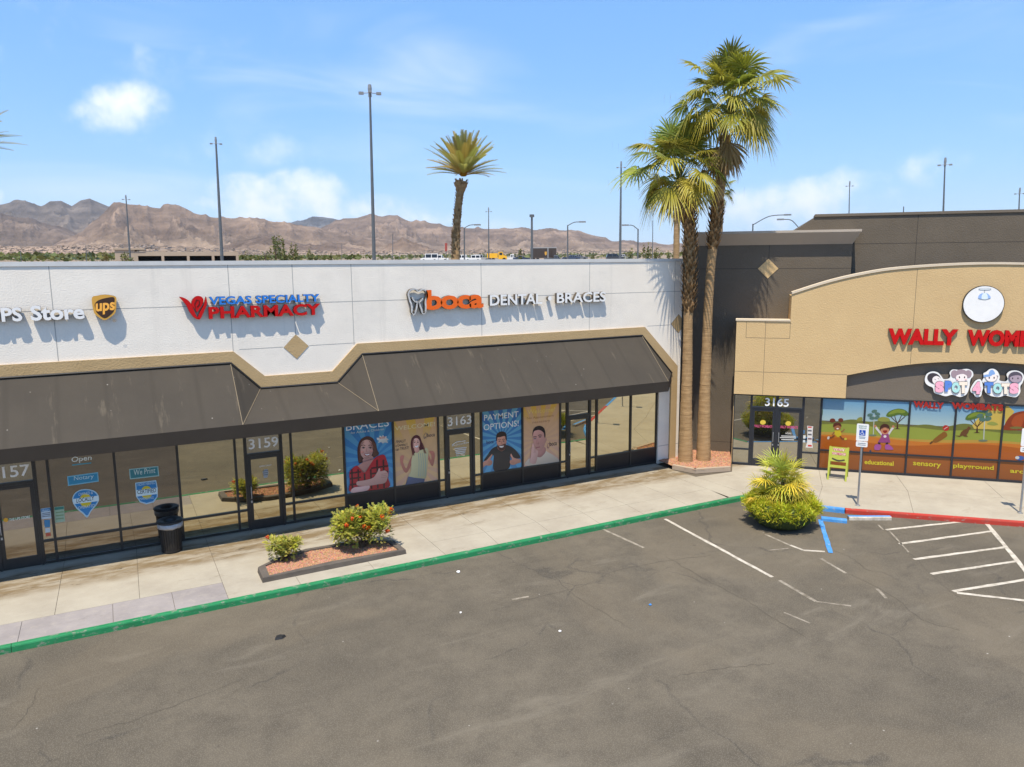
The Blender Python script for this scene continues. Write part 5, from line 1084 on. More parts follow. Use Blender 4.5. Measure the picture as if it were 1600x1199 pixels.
# ------------------------------------------------------------------ palms and shrubs
def vnorm(v): return v / (np.linalg.norm(v) + 1e-9)
UP = np.array([0, 0, 1.0])
def fan_leaf(mb, hub, f, Rl, rg, col, nseg=24, spread=135, droop=.35, split=.5, stiff=False):
    s = vnorm(np.cross(f, UP + np.array([rg.uniform(-.15, .15), rg.uniform(-.15, .15), 0]))); n = np.cross(s, f); roll = rg.uniform(-.5, .5)
    s, n = s * math.cos(roll) + n * math.sin(roll), n * math.cos(roll) - s * math.sin(roll)
    da = 2 * R(spread) / nseg
    for i in range(nseg):
        a = -R(spread) + (i + .5) * da + rg.uniform(-.02, .02); d = f * math.cos(a) + s * math.sin(a); w = np.cross(n, d); L_ = Rl * (1 - .22 * abs(a) / R(spread)) * rg.uniform(.86, 1.06); dr = droop * rg.uniform(.6, 1.5)
        cup = .18 * abs(math.sin(a))
        def pt(t): return hub + d * L_ * t + n * cup * L_ * t * .6 - UP * dr * L_ * max(0, t - .25) ** 1.7
        z = (.02 if i % 2 else -.02) * Rl
        hw = L_ * split * math.tan(da / 2) * (1.06 if not stiff else .75)
        k = rg.uniform(.75, 1.2); c = tuple(min(1, x * k) for x in col[:3]) + (1,); tip = (c[0] * 1.5 + .02, c[1] * 1.25 + .01, c[2] * 1.1, 1)
        a1, b1 = pt(split) - w * hw + n * z, pt(split) + w * hw - n * z
        mid = pt(split + (1 - split) * .5); a2, b2 = mid - w * hw * .8, mid + w * hw * .8; e = pt(1.0)
        mb.face([hub, a1, b1], c); mb.face([a1, a2, b2, b1], [c, c, c, c]); mb.face([a2, e, b2], [c, tip, c])
def green(rg, base, var=.25): k = rg.uniform(1 - var, 1 + var); return (base[0] * k * rg.uniform(.85, 1.25), base[1] * k, base[2] * k * rg.uniform(.7, 1.2), 1)
def petiole(mb, a, b, w, col):
    d = vnorm(b - a); s = vnorm(np.cross(d, UP)); mid = (a + b) / 2 + UP * .03; mb.face([a - s * w, mid - s * w * .7, mid + s * w * .7, a + s * w], col); mb.face([mid - s * w * .7, b - s * w * .4, b + s * w * .4, mid + s * w * .7], col)
def fan_palm(label, path, rad, crown, n, size, seed, rough_from=None, group='palm trees', rough_to=None, skirt=6, name='fan_palm', lean=(0, 0)):
    rg = random.Random(seed); base = np.array(path[0], float); t = thing(name, label, 'palm tree', base, group)
    P = smooth_loop(path, 22, False); m = MB(); rr = np.interp(np.linspace(0, 1, len(P)), np.linspace(0, 1, len(rad)), rad); rr = [r * (1 + .035 * (i % 2)) for i, r in enumerate(rr)]
    m.tube(P, rr, 14, jit=.035, rng=rg); m.smooth = True; tr = m.build('trunk', MT['bark'], t)
    if rough_from is not None:
        m = MB(); cum = [p[2] for p in P]
        def at(z): return np.array([np.interp(z, cum, [p[i] for p in P]) for i in range(3)]), np.interp(z, cum, rr)
        z = rough_from; k = 0; zt = rough_to or P[-1][2]
        while z < zt:
            p, r = at(z); k += 1; a = k * 2.39996 + rg.uniform(-.2, .2); d = np.array([math.cos(a), math.sin(a), 0]); s = np.array([-d[1], d[0], 0]); L_ = rg.uniform(.14, .28); w = rg.uniform(.05, .09); up = rg.uniform(.10, .2)
            g = .6 + .7 * rg.random(); c = (.34 * g, .205 * g, .095 * g, 1)
            q0 = p + d * (r * .8) - s * w; q1 = p + d * (r * .8) + s * w; q2 = p + d * (r + .07 + rg.uniform(0, .06)) + UP * up
            m.face([q0, q1, q2 + s * w * .5, q2 - s * w * .5], c); m.face([q2 - s * w * .5, q2 + s * w * .5, q2 + UP * L_ * .5 + d * .03], c); m.face([q0 - UP * .06, q1 - UP * .06, q2], tuple(x * .6 for x in c[:3]) + (1,)); z += .0135
        m.build('leaf_bases', ROCKC, tr)
    C = np.array(crown, float); top = P[-1]
    m = MB(); dead = MB()
    for i in range(n):
        u = (i + .5) / n; el = R(88 - 116 * u ** 1.15 + rg.uniform(-15, 15)); ph = i * 2.39996 + rg.uniform(-.25, .25); d = np.array([math.cos(el) * math.cos(ph), math.cos(el) * math.sin(ph), math.sin(el)]); d = vnorm(d + np.array([lean[0], lean[1], 0]) * .3)
        L_ = size * rg.uniform(.62, 1.2) * (.72 + .22 * math.sin(math.pi * min(1, u * 1.3))); hub = C + d * L_ - UP * .10 * L_
        g = green(rg, (.20 + .12 * u, .25 + .05 * u, .044), .36); petiole(m, C - UP * .25 * (1 - u) - UP * .15, hub, .028, (.23, .24, .05, 1))
        f = vnorm(d + UP * (-.28 - .5 * u) + np.array([rg.uniform(-.15, .15), rg.uniform(-.15, .15), 0])); fan_leaf(m, hub, f, size * rg.uniform(.42, .70), rg, g, 26, rg.uniform(95, 130), .25 + .75 * u, rg.uniform(.30, .47))
        if rg.random() < .55:                                               # long threads hanging from the splits
            for q in range(2):
                e = hub + f * size * rg.uniform(.5, .8); side = vnorm(np.cross(f, UP)) * rg.uniform(-.5, .5); e = e + side; b = e - UP * rg.uniform(.25, .6); w = np.array([.006, .004, 0]); m.face([e - w, e + w, b], (g[0] * 1.2, g[1], g[2], 1))
    m.build('crown', LEAF, t)
    for i in range(skirt):
        ph = i * 2.39996 + 1; el = R(rg.uniform(-75, -35)); d = np.array([math.cos(el) * math.cos(ph), math.cos(el) * math.sin(ph), math.sin(el)]); hub = top + d * rg.uniform(.25, .5); k = rg.uniform(.7, 1.1)
        fan_leaf(dead, hub, vnorm(d - UP), size * .55, rg, (.42 * k, .30 * k, .14 * k), 16, 70, .5, .5)
    for i in range(26):
        a = rg.uniform(0, 6.28); d = np.array([math.cos(a), math.sin(a), 0]); p = top + d * .18 + UP * rg.uniform(-.1, .5); e = p + d * rg.uniform(.1, .35) - UP * rg.uniform(.5, 1.0); w = np.array([-d[1], d[0], 0]) * rg.uniform(.02, .05); k = rg.uniform(.6, 1.1); dead.face([p - w, p + w, e + w * .6, e - w * .6], (.48 * k, .36 * k, .19 * k, 1))
    if dead.f: dead.build('dead_fronds', LEAF, t)
    return t
def build_palms():
    b = np.array([19.12, -.89, .1]); Z = lambda px, py, base: on_up(px, py, base)
    path = [b] + [Z(x, y, b) for x, y in ((1101, 623), (1104, 553), (1106, 493), (1110, 425), (1114, 385), (1120, 331), (1125, 295), (1131, 258), (1133, 212))]
    path[0] = b
    c = Z(1141, 168, b); fan_palm('tall fan palm with the highest crown on a smooth curved trunk in the corner bed', path, [.27, .20, .175, .16, .155, .16, .19, .17, .14, .2], c, 58, 1.85, 11, path[5][2] - .1, rough_to=path[6][2] + .3, skirt=6)
    b = np.array([18.42, -.70, .1]); path = [b] + [Z(x, y, b) for x, y in ((1072, 640), (1074, 573), (1075, 507), (1077, 450), (1078, 393), (1076, 340), (1069, 290))]
    c = Z(1061, 272, b); fan_palm('shorter fan palm with a shaggy brown upper trunk beside the white wall', path, [.27, .21, .18, .16, .19, .20, .20, .19], c, 52, 1.6, 5, path[3][2] + .4, skirt=7)
    # palms beyond the roof
    def behind(px, r, topy, rad, label, seed, n, size, cy, trunk_px=None):
        p = far(px, r); b = np.array([p[0], p[1], terr(r) - .2]); top = on_up(trunk_px or px, topy, b); fan_palm(label, [b, (b + top) / 2, top], [rad] * 4, on_up(trunk_px or px, cy, b), n, size, seed, skirt=5, group='palm trees beyond the roof')
    behind(1120, 66, 318, .36, 'small fan palm crown peeking out behind the tall trunk', 21, 30, 1.15, 300, 1124)
    behind(1058, 62, 330, .24, 'distant palm trunk seen just left of the shaggy palm trunk', 33, 22, .9, 312)
    date_palm(far(719, 64), 64, 719, 'date palm with golden stalks rising behind the white wall', 3, (712, 404), (721, 283), (724, 264), 3.7)
    date_palm(far(-78, 64), 64, -78, 'palm at the left edge with only a frond tip in view', 8, (-78, 404), (-76, 235), (-76, 222), 4.3)
def date_palm(p, r, px, label, seed, bpx, tpx, cpx, size):
    rg = random.Random(seed); b = np.array([p[0], p[1], terr(r) - .2]); t = thing('date_palm', label, 'palm tree', b, 'date palms'); top = on_up(*tpx, b); lowp = on_up(*bpx, b); mid = (lowp + top) / 2 + np.array([-.1, .05, 0]); b2 = np.array([lowp[0], lowp[1], b[2]])
    P = smooth_loop([b2, lowp, mid, top], 16, False); m = MB(); n = len(P); rr = [np.interp(i / n, [0, .75, .86, .93, 1], [.42, .27, .29, .56, .36]) * (1 + .06 * (i % 2)) for i in range(n)]; m.tube(P, rr, 14, jit=.06, rng=rg); tr = m.build('trunk', MT['bark'], t)
    m = MB()
    for k in range(420):
        z = rg.uniform(0, 1) ** .6; i = int(z * (n - 1)); p_ = P[i]; a = k * 2.39996; d = np.array([math.cos(a), math.sin(a), 0]); s = np.array([-d[1], d[0], 0]) * .1; g = rg.uniform(.5, 1.2); q = p_ + d * rr[i] * .85; e = p_ + d * (rr[i] + .1) + UP * .28; m.face([q - s, q + s, e + s * .5, e - s * .5], (.34 * g, .22 * g, .11 * g, 1))
    m.build('leaf_bases', ROCKC, tr)
    C = on_up(*cpx, b) - UP * .6; m = MB(); st = MB(); N = 70
    for i in range(N):
        u = (i + .5) / N; el0 = R(87 - 74 * u + rg.uniform(-8, 8)); ph = i * 2.39996; L_ = size * rg.uniform(.85, 1.08); h = np.array([math.cos(ph), math.sin(ph), 0]); pts = [C.copy()]; el = el0; q = 12
        for j in range(q): pts.append(pts[-1] + (h * math.cos(el) + UP * math.sin(el)) * L_ / q); el -= R(1.0 + 1.5 * u)
        g = green(rg, (.37, .33, .09), .2)
        for j in range(q): petiole(m, pts[j], pts[j + 1], .03 * (1 - j / q) + .006, (.28, .22, .06, 1))
        for j in range(78):
            v = .16 + .84 * (j // 2) / 39; x = v * q; k = min(int(x), q - 1); p0 = pts[k] + (pts[k + 1] - pts[k]) * (x - k); ax = vnorm(pts[k + 1] - pts[k]); sd = vnorm(np.cross(ax, UP)) * (1 if j % 2 else -1); nn = np.cross(sd, ax) * (1 if j % 2 else -1); l = .62 * math.sin(math.pi * (.18 + .72 * v)) * rg.uniform(.85, 1.1); d = vnorm(sd * .75 + ax * .65 + abs(1) * nn * .35); e = p0 + d * l - UP * .05; w = np.cross(d, nn); w = vnorm(w) * .042
            gold = max(0, .45 - v) * 2; c = (g[0] + .25 * gold, g[1] + .10 * gold, g[2], 1); m.face([p0 - w, p0 + w, e], c)
    m.build('crown', LEAF, t)
    for i in range(150):
        a = rg.uniform(0, 6.28); d = np.array([math.cos(a), math.sin(a), 0]); p0 = C + d * .2; e = p0 + d * rg.uniform(.2, 1.0) + UP * rg.uniform(.5, 1.7); w = np.array([-d[1], d[0], 0]) * .03; k = rg.uniform(.7, 1.1); st.face([p0 - w, p0 + w, e], (.62 * k, .31 * k, .03 * k, 1))
    st.build('fruit_stalks', LEAF, t)

def build_shrubs():
    def feathery(label, c, rx, ry, h, n, seed, flowers):
        rg = random.Random(seed); t = thing('flowering_shrub', label, 'shrub', c, 'shrubs in the long planter'); st = MB(); m = MB(); fl = MB()
        for i in range(26):
            a = rg.uniform(0, 6.28); q = rg.uniform(.2, .9); e = c + np.array([math.cos(a) * rx * q, math.sin(a) * ry * q, h * rg.uniform(.5, .95)]); st.tube([c + np.array([rg.uniform(-.1, .1), rg.uniform(-.1, .1), 0]), (c + e) / 2 + UP * .08, e], [.012, .009, .004], 5)
        st.build('stems', MT['wood'], t); blobs = [(c + np.array([rg.uniform(-1, 1) * rx * .62, rg.uniform(-1, 1) * ry * .6, h * rg.uniform(.32, .8)]), rg.uniform(.24, .42) * rx, rg.uniform(.7, 1.3)) for _ in range(22)]
        for i in range(n):
            b, r, g0 = rg.choice(blobs); d = vnorm(np.array([rg.gauss(0, 1), rg.gauss(0, 1), rg.gauss(.25, .8)])); p = b + d * r * rg.uniform(.5, 1.05)
            if p[2] < .12: continue
            ax = vnorm(d + np.array([rg.uniform(-.7, .7), rg.uniform(-.7, .7), rg.uniform(-.4, .5)])); sd = vnorm(np.cross(ax, UP)); L_ = rg.uniform(.06, .13); g = green(rg, (.36 * g0, .38 * g0, .075), .25)
            for j in range(4):                                               # a feathery leaf: paired leaflets
                q = p + ax * L_ * j / 4; l = .026 * rg.uniform(.8, 1.3)
                for sg in (1, -1): e = q + sd * sg * l + ax * .012; m.face([q - ax * .009, e - ax * .008, e + ax * .008, q + ax * .009], g)
        m.build('foliage', LEAF, t)
        for i in range(flowers):
            a = rg.uniform(0, 6.28); b, r, _ = rg.choice(blobs); p = b + vnorm(np.array([math.cos(a), math.sin(a), rg.uniform(.3, 1.2)])) * r * 1.15
            for j in range(30):
                d = vnorm(np.array([rg.gauss(0, 1), rg.gauss(0, 1), rg.gauss(.2, 1)])); q = p + d * rg.uniform(.02, .075); s = vnorm(np.cross(d, UP)) * .022; u = np.cross(s, d) * 1; k = rg.uniform(.7, 1.1); fl.face([q - s, q + u, q + s, q - u], rg.choice([(.78 * k, .13 * k, .015, 1), (.70 * k, .07 * k, .015, 1), (.75 * k, .25 * k, .02, 1)]))
        if flowers: fl.build('flowers', LEAF, t)
    feathery('large feathery green shrub with orange flowers in the long planter', np.array([5.42, -3.02, .09]), .80, .54, 1.05, 4000, 4, 20)
    feathery('small pale feathery shrub at the left end of the long planter', np.array([3.46, -2.92, .09]), .46, .36, .60, 1000, 6, 1)
    # round clipped hedge with a dwarf palm in the middle
    rg = random.Random(12); c = np.array([16.72, -6.78, GZ + .0]); t = thing('clipped_hedge', 'round clipped bowl of yellow green hedge standing on the asphalt', 'hedge', c)
    m = MB(); prof = [(0, .006), (.50, .008), (.68, .08), (.83, .25), (.92, .45), (.92, .60), (.78, .72), (.58, .70), (.38, .52), (0, .42)]; m.lathe(prof, c, 40)
    for i, v in enumerate(m.v):
        if v[2] > c[2] + .08: m.v[i] = tuple(np.array(v) + nrg.uniform(-.02, .02, 3))
    m.smooth = True; m.build('underside', MT['hedge_base'], t); m = MB()
    P = np.array(prof)
    for i in range(15000):
        a = rg.uniform(0, 6.2832); q = rg.random(); hh = .40 + .05 * math.sin(a * 3) + .05 * math.sin(a * 7 + 1)
        k = rg.uniform(3, 8); k0 = int(k); r, z = P[k0] + (P[k0 + 1] - P[k0]) * (k - k0) if k0 < 9 else P[9]
        if z < hh and r > .66 and rg.random() < .8: continue
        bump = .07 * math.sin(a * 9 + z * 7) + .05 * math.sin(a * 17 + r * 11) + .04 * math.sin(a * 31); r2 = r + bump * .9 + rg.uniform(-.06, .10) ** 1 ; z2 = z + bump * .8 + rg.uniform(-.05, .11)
        p = c + np.array([math.cos(a) * r2, math.sin(a) * r2, z2]); d = vnorm(np.array([math.cos(a) * (r - .55), math.sin(a) * (r - .55), .35 + rg.uniform(-.3, .5)]) + np.array([rg.gauss(0, .5), rg.gauss(0, .5), rg.gauss(0, .5)])); s = vnorm(np.cross(d, np.array([rg.gauss(0, 1), rg.gauss(0, 1), rg.gauss(0, 1)]))) * rg.uniform(.007, .014); L_ = rg.uniform(.05, .13); k = .75 + 1.6 * (bump + .08)  # clump shading painted into the leaves: hollows darker, swellings lighter
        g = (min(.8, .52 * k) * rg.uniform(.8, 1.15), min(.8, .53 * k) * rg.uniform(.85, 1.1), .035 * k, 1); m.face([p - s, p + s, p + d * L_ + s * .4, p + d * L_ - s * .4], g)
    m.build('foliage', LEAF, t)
    c2 = c + np.array([0.02, .05, .55]); t = thing('dwarf_palm', 'bushy dwarf fan palm growing out of the round clipped hedge', 'palm plant', c2); m = MB(); tr = MB(); rg = random.Random(14)
    heads = [(np.array([.0, .0, .70]), 40, .78), (np.array([-.40, .22, .30]), 20, .56), (np.array([.40, -.02, .30]), 20, .56), (np.array([.05, -.34, .14]), 18, .50), (np.array([.1, .4, .15]), 14, .36), (np.array([-.3, -.3, .05]), 12, .3), (np.array([.35, -.38, .02]), 10, .28)]
    for hd, n, sz_ in heads:
        C = c2 + hd; tr.tube([c2 + hd * np.array([.4, .4, 0]) - UP * .1, (c2 + C) / 2, C], [.07, .06, .05], 8, jit=.15, rng=rg)
        for i in range(n):
            u = (i + .5) / n; el = R(86 - 98 * u + rg.uniform(-8, 8)); ph = i * 2.39996 + rg.uniform(-.2, .2); d = np.array([math.cos(el) * math.cos(ph), math.cos(el) * math.sin(ph), math.sin(el)]); hub = C + d * sz_ * rg.uniform(.18, .85); old = u > .7 and rg.random() < .6
            g = green(rg, (.46, .48, .07) if not old else (.60, .50, .07), .22); petiole(m, C, hub, .008, (.26, .3, .08, 1)); fan_leaf(m, hub, vnorm(d + UP * .1 - UP * .5 * u), sz_ * rg.uniform(.62, .9), rg, g, 15, 100, .15 + .35 * u, .30, True)
    tr.build('stems', MT['rough_bark'], t); m.build('fronds', LEAF, t)
build_palms(); build_shrubs()
# ------------------------------------------------------------------ the distance
def vnoise(x, y, seed):
    rg = np.random.default_rng(seed); T = rg.random((256, 256)); xi = np.floor(x).astype(int); yi = np.floor(y).astype(int); fx, fy = x - xi, y - yi; fx = fx * fx * (3 - 2 * fx); fy = fy * fy * (3 - 2 * fy); a = T[xi & 255, yi & 255]; b = T[(xi + 1) & 255, yi & 255]; c = T[xi & 255, (yi + 1) & 255]; d = T[(xi + 1) & 255, (yi + 1) & 255]
    return (a * (1 - fx) + b * fx) * (1 - fy) + (c * (1 - fx) + d * fx) * fy
def ridged(x, y, seed, oct=6):
    s = 0; amp = .5; w = 1.0
    for k in range(oct): n = 1 - np.abs(2 * vnoise(x, y, seed + k) - 1); n = n * n * w; w = np.clip(n * 1.6, 0, 1); s = s + n * amp; x, y, amp = x * 2.07 + 3.1, y * 2.07 + 1.7, amp * .5
    return s
def mountain_mat():
    m = bpy.data.materials.new('desert_rock'); m.use_nodes = True; N = m.node_tree.nodes; L = m.node_tree.links; b = N['Principled BSDF']; b.inputs['Roughness'].default_value = 1; b.inputs['Specular IOR Level'].default_value = .05
    tc = N.new('ShaderNodeTexCoord'); a = N.new('ShaderNodeAttribute'); a.attribute_name = 'Col'
    n = N.new('ShaderNodeTexNoise'); n.inputs['Scale'].default_value = .009; n.inputs['Detail'].default_value = 12; n.inputs['Roughness'].default_value = .7; L.new(tc.outputs['Object'], n.inputs['Vector'])
    mp = N.new('ShaderNodeMapping'); mp.inputs['Scale'].default_value = (.0012, .0012, .02); mp.inputs['Rotation'].default_value = (.25, .2, 0); L.new(tc.outputs['Object'], mp.inputs['Vector'])
    n2 = N.new('ShaderNodeTexNoise'); n2.inputs['Scale'].default_value = 1; n2.inputs['Detail'].default_value = 11; L.new(mp.outputs[0], n2.inputs['Vector'])
    r = N.new('ShaderNodeMapRange'); r.inputs['From Min'].default_value = .35; r.inputs['From Max'].default_value = .7; r.inputs['To Min'].default_value = .58; r.inputs['To Max'].default_value = 1.22; L.new(n.outputs['Fac'], r.inputs['Value'])
    r2 = N.new('ShaderNodeMapRange'); r2.inputs['From Min'].default_value = .4; r2.inputs['From Max'].default_value = .62; r2.inputs['To Min'].default_value = .8; r2.inputs['To Max'].default_value = 1.12; L.new(n2.outputs['Fac'], r2.inputs['Value'])
    mu = N.new('ShaderNodeMath'); mu.operation = 'MULTIPLY'; L.new(r.outputs[0], mu.inputs[0]); L.new(r2.outputs[0], mu.inputs[1])
    vm = N.new('ShaderNodeVectorMath'); vm.operation = 'SCALE'; L.new(a.outputs['Color'], vm.inputs[0]); L.new(mu.outputs[0], vm.inputs['Scale']); L.new(vm.outputs[0], b.inputs['Base Color']); bp = N.new('ShaderNodeBump'); bp.inputs['Strength'].default_value = .8; bp.inputs['Distance'].default_value = 60; L.new(n.outputs['Fac'], bp.inputs['Height']); L.new(bp.outputs[0], b.inputs['Normal']); return m
def build_mountains():
    MM = mountain_mat(); a0 = math.atan2(c_f[1], c_f[0])
    ridges = [  # name, distance, half depth, base colour, crest silhouette traced in the photo
        ('mountain', 9500, 1900, (.115, .115, .118), [(380, 392), (430, 354), (460, 346), (478, 343), (488, 337), (505, 337), (520, 339), (545, 345), (575, 358), (640, 385), (700, 400)]),  # distance haze painted in as a grey rock colour
        ('mountain', 8200, 2000, (.165, .135, .110), [(-260, 335), (-100, 322), (0, 317), (14, 316), (24, 312), (37, 315), (52, 317), (65, 321), (78, 312), (95, 312), (112, 320), (126, 312), (140, 309), (162, 317), (190, 330), (240, 350), (300, 380), (340, 400)]),
        ('mountain', 6600, 1500, (.255, .180, .130), [(460, 385), (490, 362), (505, 352), (520, 345), (540, 339), (556, 338), (577, 335), (598, 337), (620, 336), (642, 344), (660, 346), (680, 347), (707, 354), (740, 355), (780, 356), (807, 355), (835, 358), (860, 357), (885, 359), (912, 361), (937, 369), (957, 375), (987, 376), (1050, 381), (1200, 387), (1400, 390), (1800, 393)]),
        ('mountain', 6100, 1500, (.205, .150, .112), [(-260, 350), (-100, 338), (0, 334), (40, 338), (70, 348), (100, 356), (130, 368), (165, 382), (200, 398)]),
        ('mountain', 5200, 1300, (.265, .187, .133), [(40, 402), (70, 388), (100, 375), (130, 360), (150, 342), (172, 319), (186, 313), (200, 317), (220, 321), (238, 323), (250, 324), (255, 318), (262, 317), (278, 321), (302, 331), (328, 337), (360, 339), (400, 341), (437, 346), (480, 353), (540, 364), (640, 380), (740, 397)]),
        ('foothill', 3700, 700, (.215, .152, .112), [(300, 402), (340, 388), (380, 374), (417, 366), (450, 374), (480, 381), (530, 381), (575, 392), (620, 402)]),
        ('foothill', 3500, 620, (.250, .175, .125), [(570, 402), (595, 389), (610, 380), (628, 371), (650, 379), (675, 390), (710, 402)]),
        ('foothill', 3300, 650, (.290, .212, .152), [(-260, 388), (0, 384), (60, 386), (120, 383), (200, 379), (300, 386), (420, 392), (560, 395), (760, 390), (880, 392), (1100, 395), (1800, 397)])]
    for idx, (name, r0, wd, colr, prof) in enumerate(ridges):
        px = np.array([p[0] for p in prof], float); az = []; el = []
        for x, y in prof: d = ray(x, y); az.append(a0 - math.atan2(d[1], d[0])); el.append(d[2] / math.hypot(d[0], d[1]))
        az = np.array(az); el = np.array(el); na = int(min(760, 60 + (az[-1] - az[0]) * 760)); nr = 90
        A = np.linspace(az[0], az[-1], na); E = np.interp(A, az, el); Rr = np.linspace(r0 - wd, r0 + wd * .35, nr); AA, RR = np.meshgrid(A, Rr, indexing='ij')
        X = CAMPOS[0] + RR * np.cos(a0 - AA); Y = CAMPOS[1] + RR * np.sin(a0 - AA); crest = r0 * (E + (ridged(A * 60, A * 0 + idx, 70 + idx, 4) - .45) * .0042)[:, None] + CAMPOS[2]; base = np.array([terr(r) for r in Rr])[None, :] - 6
        t = np.clip(1 - np.abs(RR - r0) / np.where(RR < r0, wd, wd * .35), 0, 1); k = 2600 / r0; sc = 1 / (r0 * .045)
        g = ridged(X * sc + 11 * idx, Y * sc, 10 + idx * 7); g2 = ridged(X * sc * 3.1, Y * sc * 3.1 + 5, 40 + idx, 4)
        shape = t ** 1.15; hgt = np.maximum(crest - base, 0); Zh = base + hgt * shape * (1 - (1 - t) * .9 * (1 - np.clip(g, 0, 1))) + hgt * (g - .5) * .44 * np.clip(t * (1 - t) * 4, 0, 1) + hgt * (g2 - .5) * .15 * np.clip((1 - t) * 3, 0, 1) * t; Zh = np.maximum(Zh, base)
        m = MB(); m.v = [tuple(p) for p in np.stack([X, Y, Zh], -1).reshape(-1, 3)]
        dark = np.clip((g - .35) * 1.8, .0, 1); pale = np.clip(1 - t * 1.5, 0, 1)  # gully shade painted into the rock colour: hollows darker, spurs lighter
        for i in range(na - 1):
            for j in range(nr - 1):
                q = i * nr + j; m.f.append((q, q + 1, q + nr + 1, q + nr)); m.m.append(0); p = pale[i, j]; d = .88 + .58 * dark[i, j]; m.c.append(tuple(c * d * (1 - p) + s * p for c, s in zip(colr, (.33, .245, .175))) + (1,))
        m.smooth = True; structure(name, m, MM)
build_mountains()

def leafy(mb, c, rx, ry, rz, n, rg, base, s=.25, clumps=16):
    bl = [(np.array(c) + np.array([rg.gauss(0, .42) * rx, rg.gauss(0, .42) * ry, rg.uniform(-.75, .8) * rz]), rg.uniform(.25, .45)) for _ in range(clumps)]
    for i in range(n):
        b, q = rg.choice(bl); d = vnorm(np.array([rg.gauss(0, 1), rg.gauss(0, 1), rg.gauss(.15, 1)])); p = b + d * np.array([rx, ry, rz]) * q * rg.uniform(.5, 1.1); u = vnorm(np.array([rg.gauss(0, 1), rg.gauss(0, 1), rg.gauss(0, 1)])); w = vnorm(np.cross(u, d)); L_ = s * rg.uniform(.6, 1.3); mb.face([p - w * L_ * .4, p + u * L_, p + w * L_ * .4, p - u * L_], green(rg, base, .35))
def hill_z(px, r):                                                       # the low foothill the suburb stands on
    d = ray(px, np.interp(px, HILL[0], HILL[1])); crest = 3300 * d[2] / math.hypot(d[0], d[1]) + CAMPOS[2]; t = 1 - (3300 - r) / 650; b = terr(r) - 6; return b + max(crest - b, 0) * t ** 1.15 * .9
HILL = ([-260, 0, 60, 120, 200, 300, 420, 560, 760, 880, 1100, 1800], [388, 384, 386, 383, 379, 386, 392, 395, 390, 392, 395, 397])
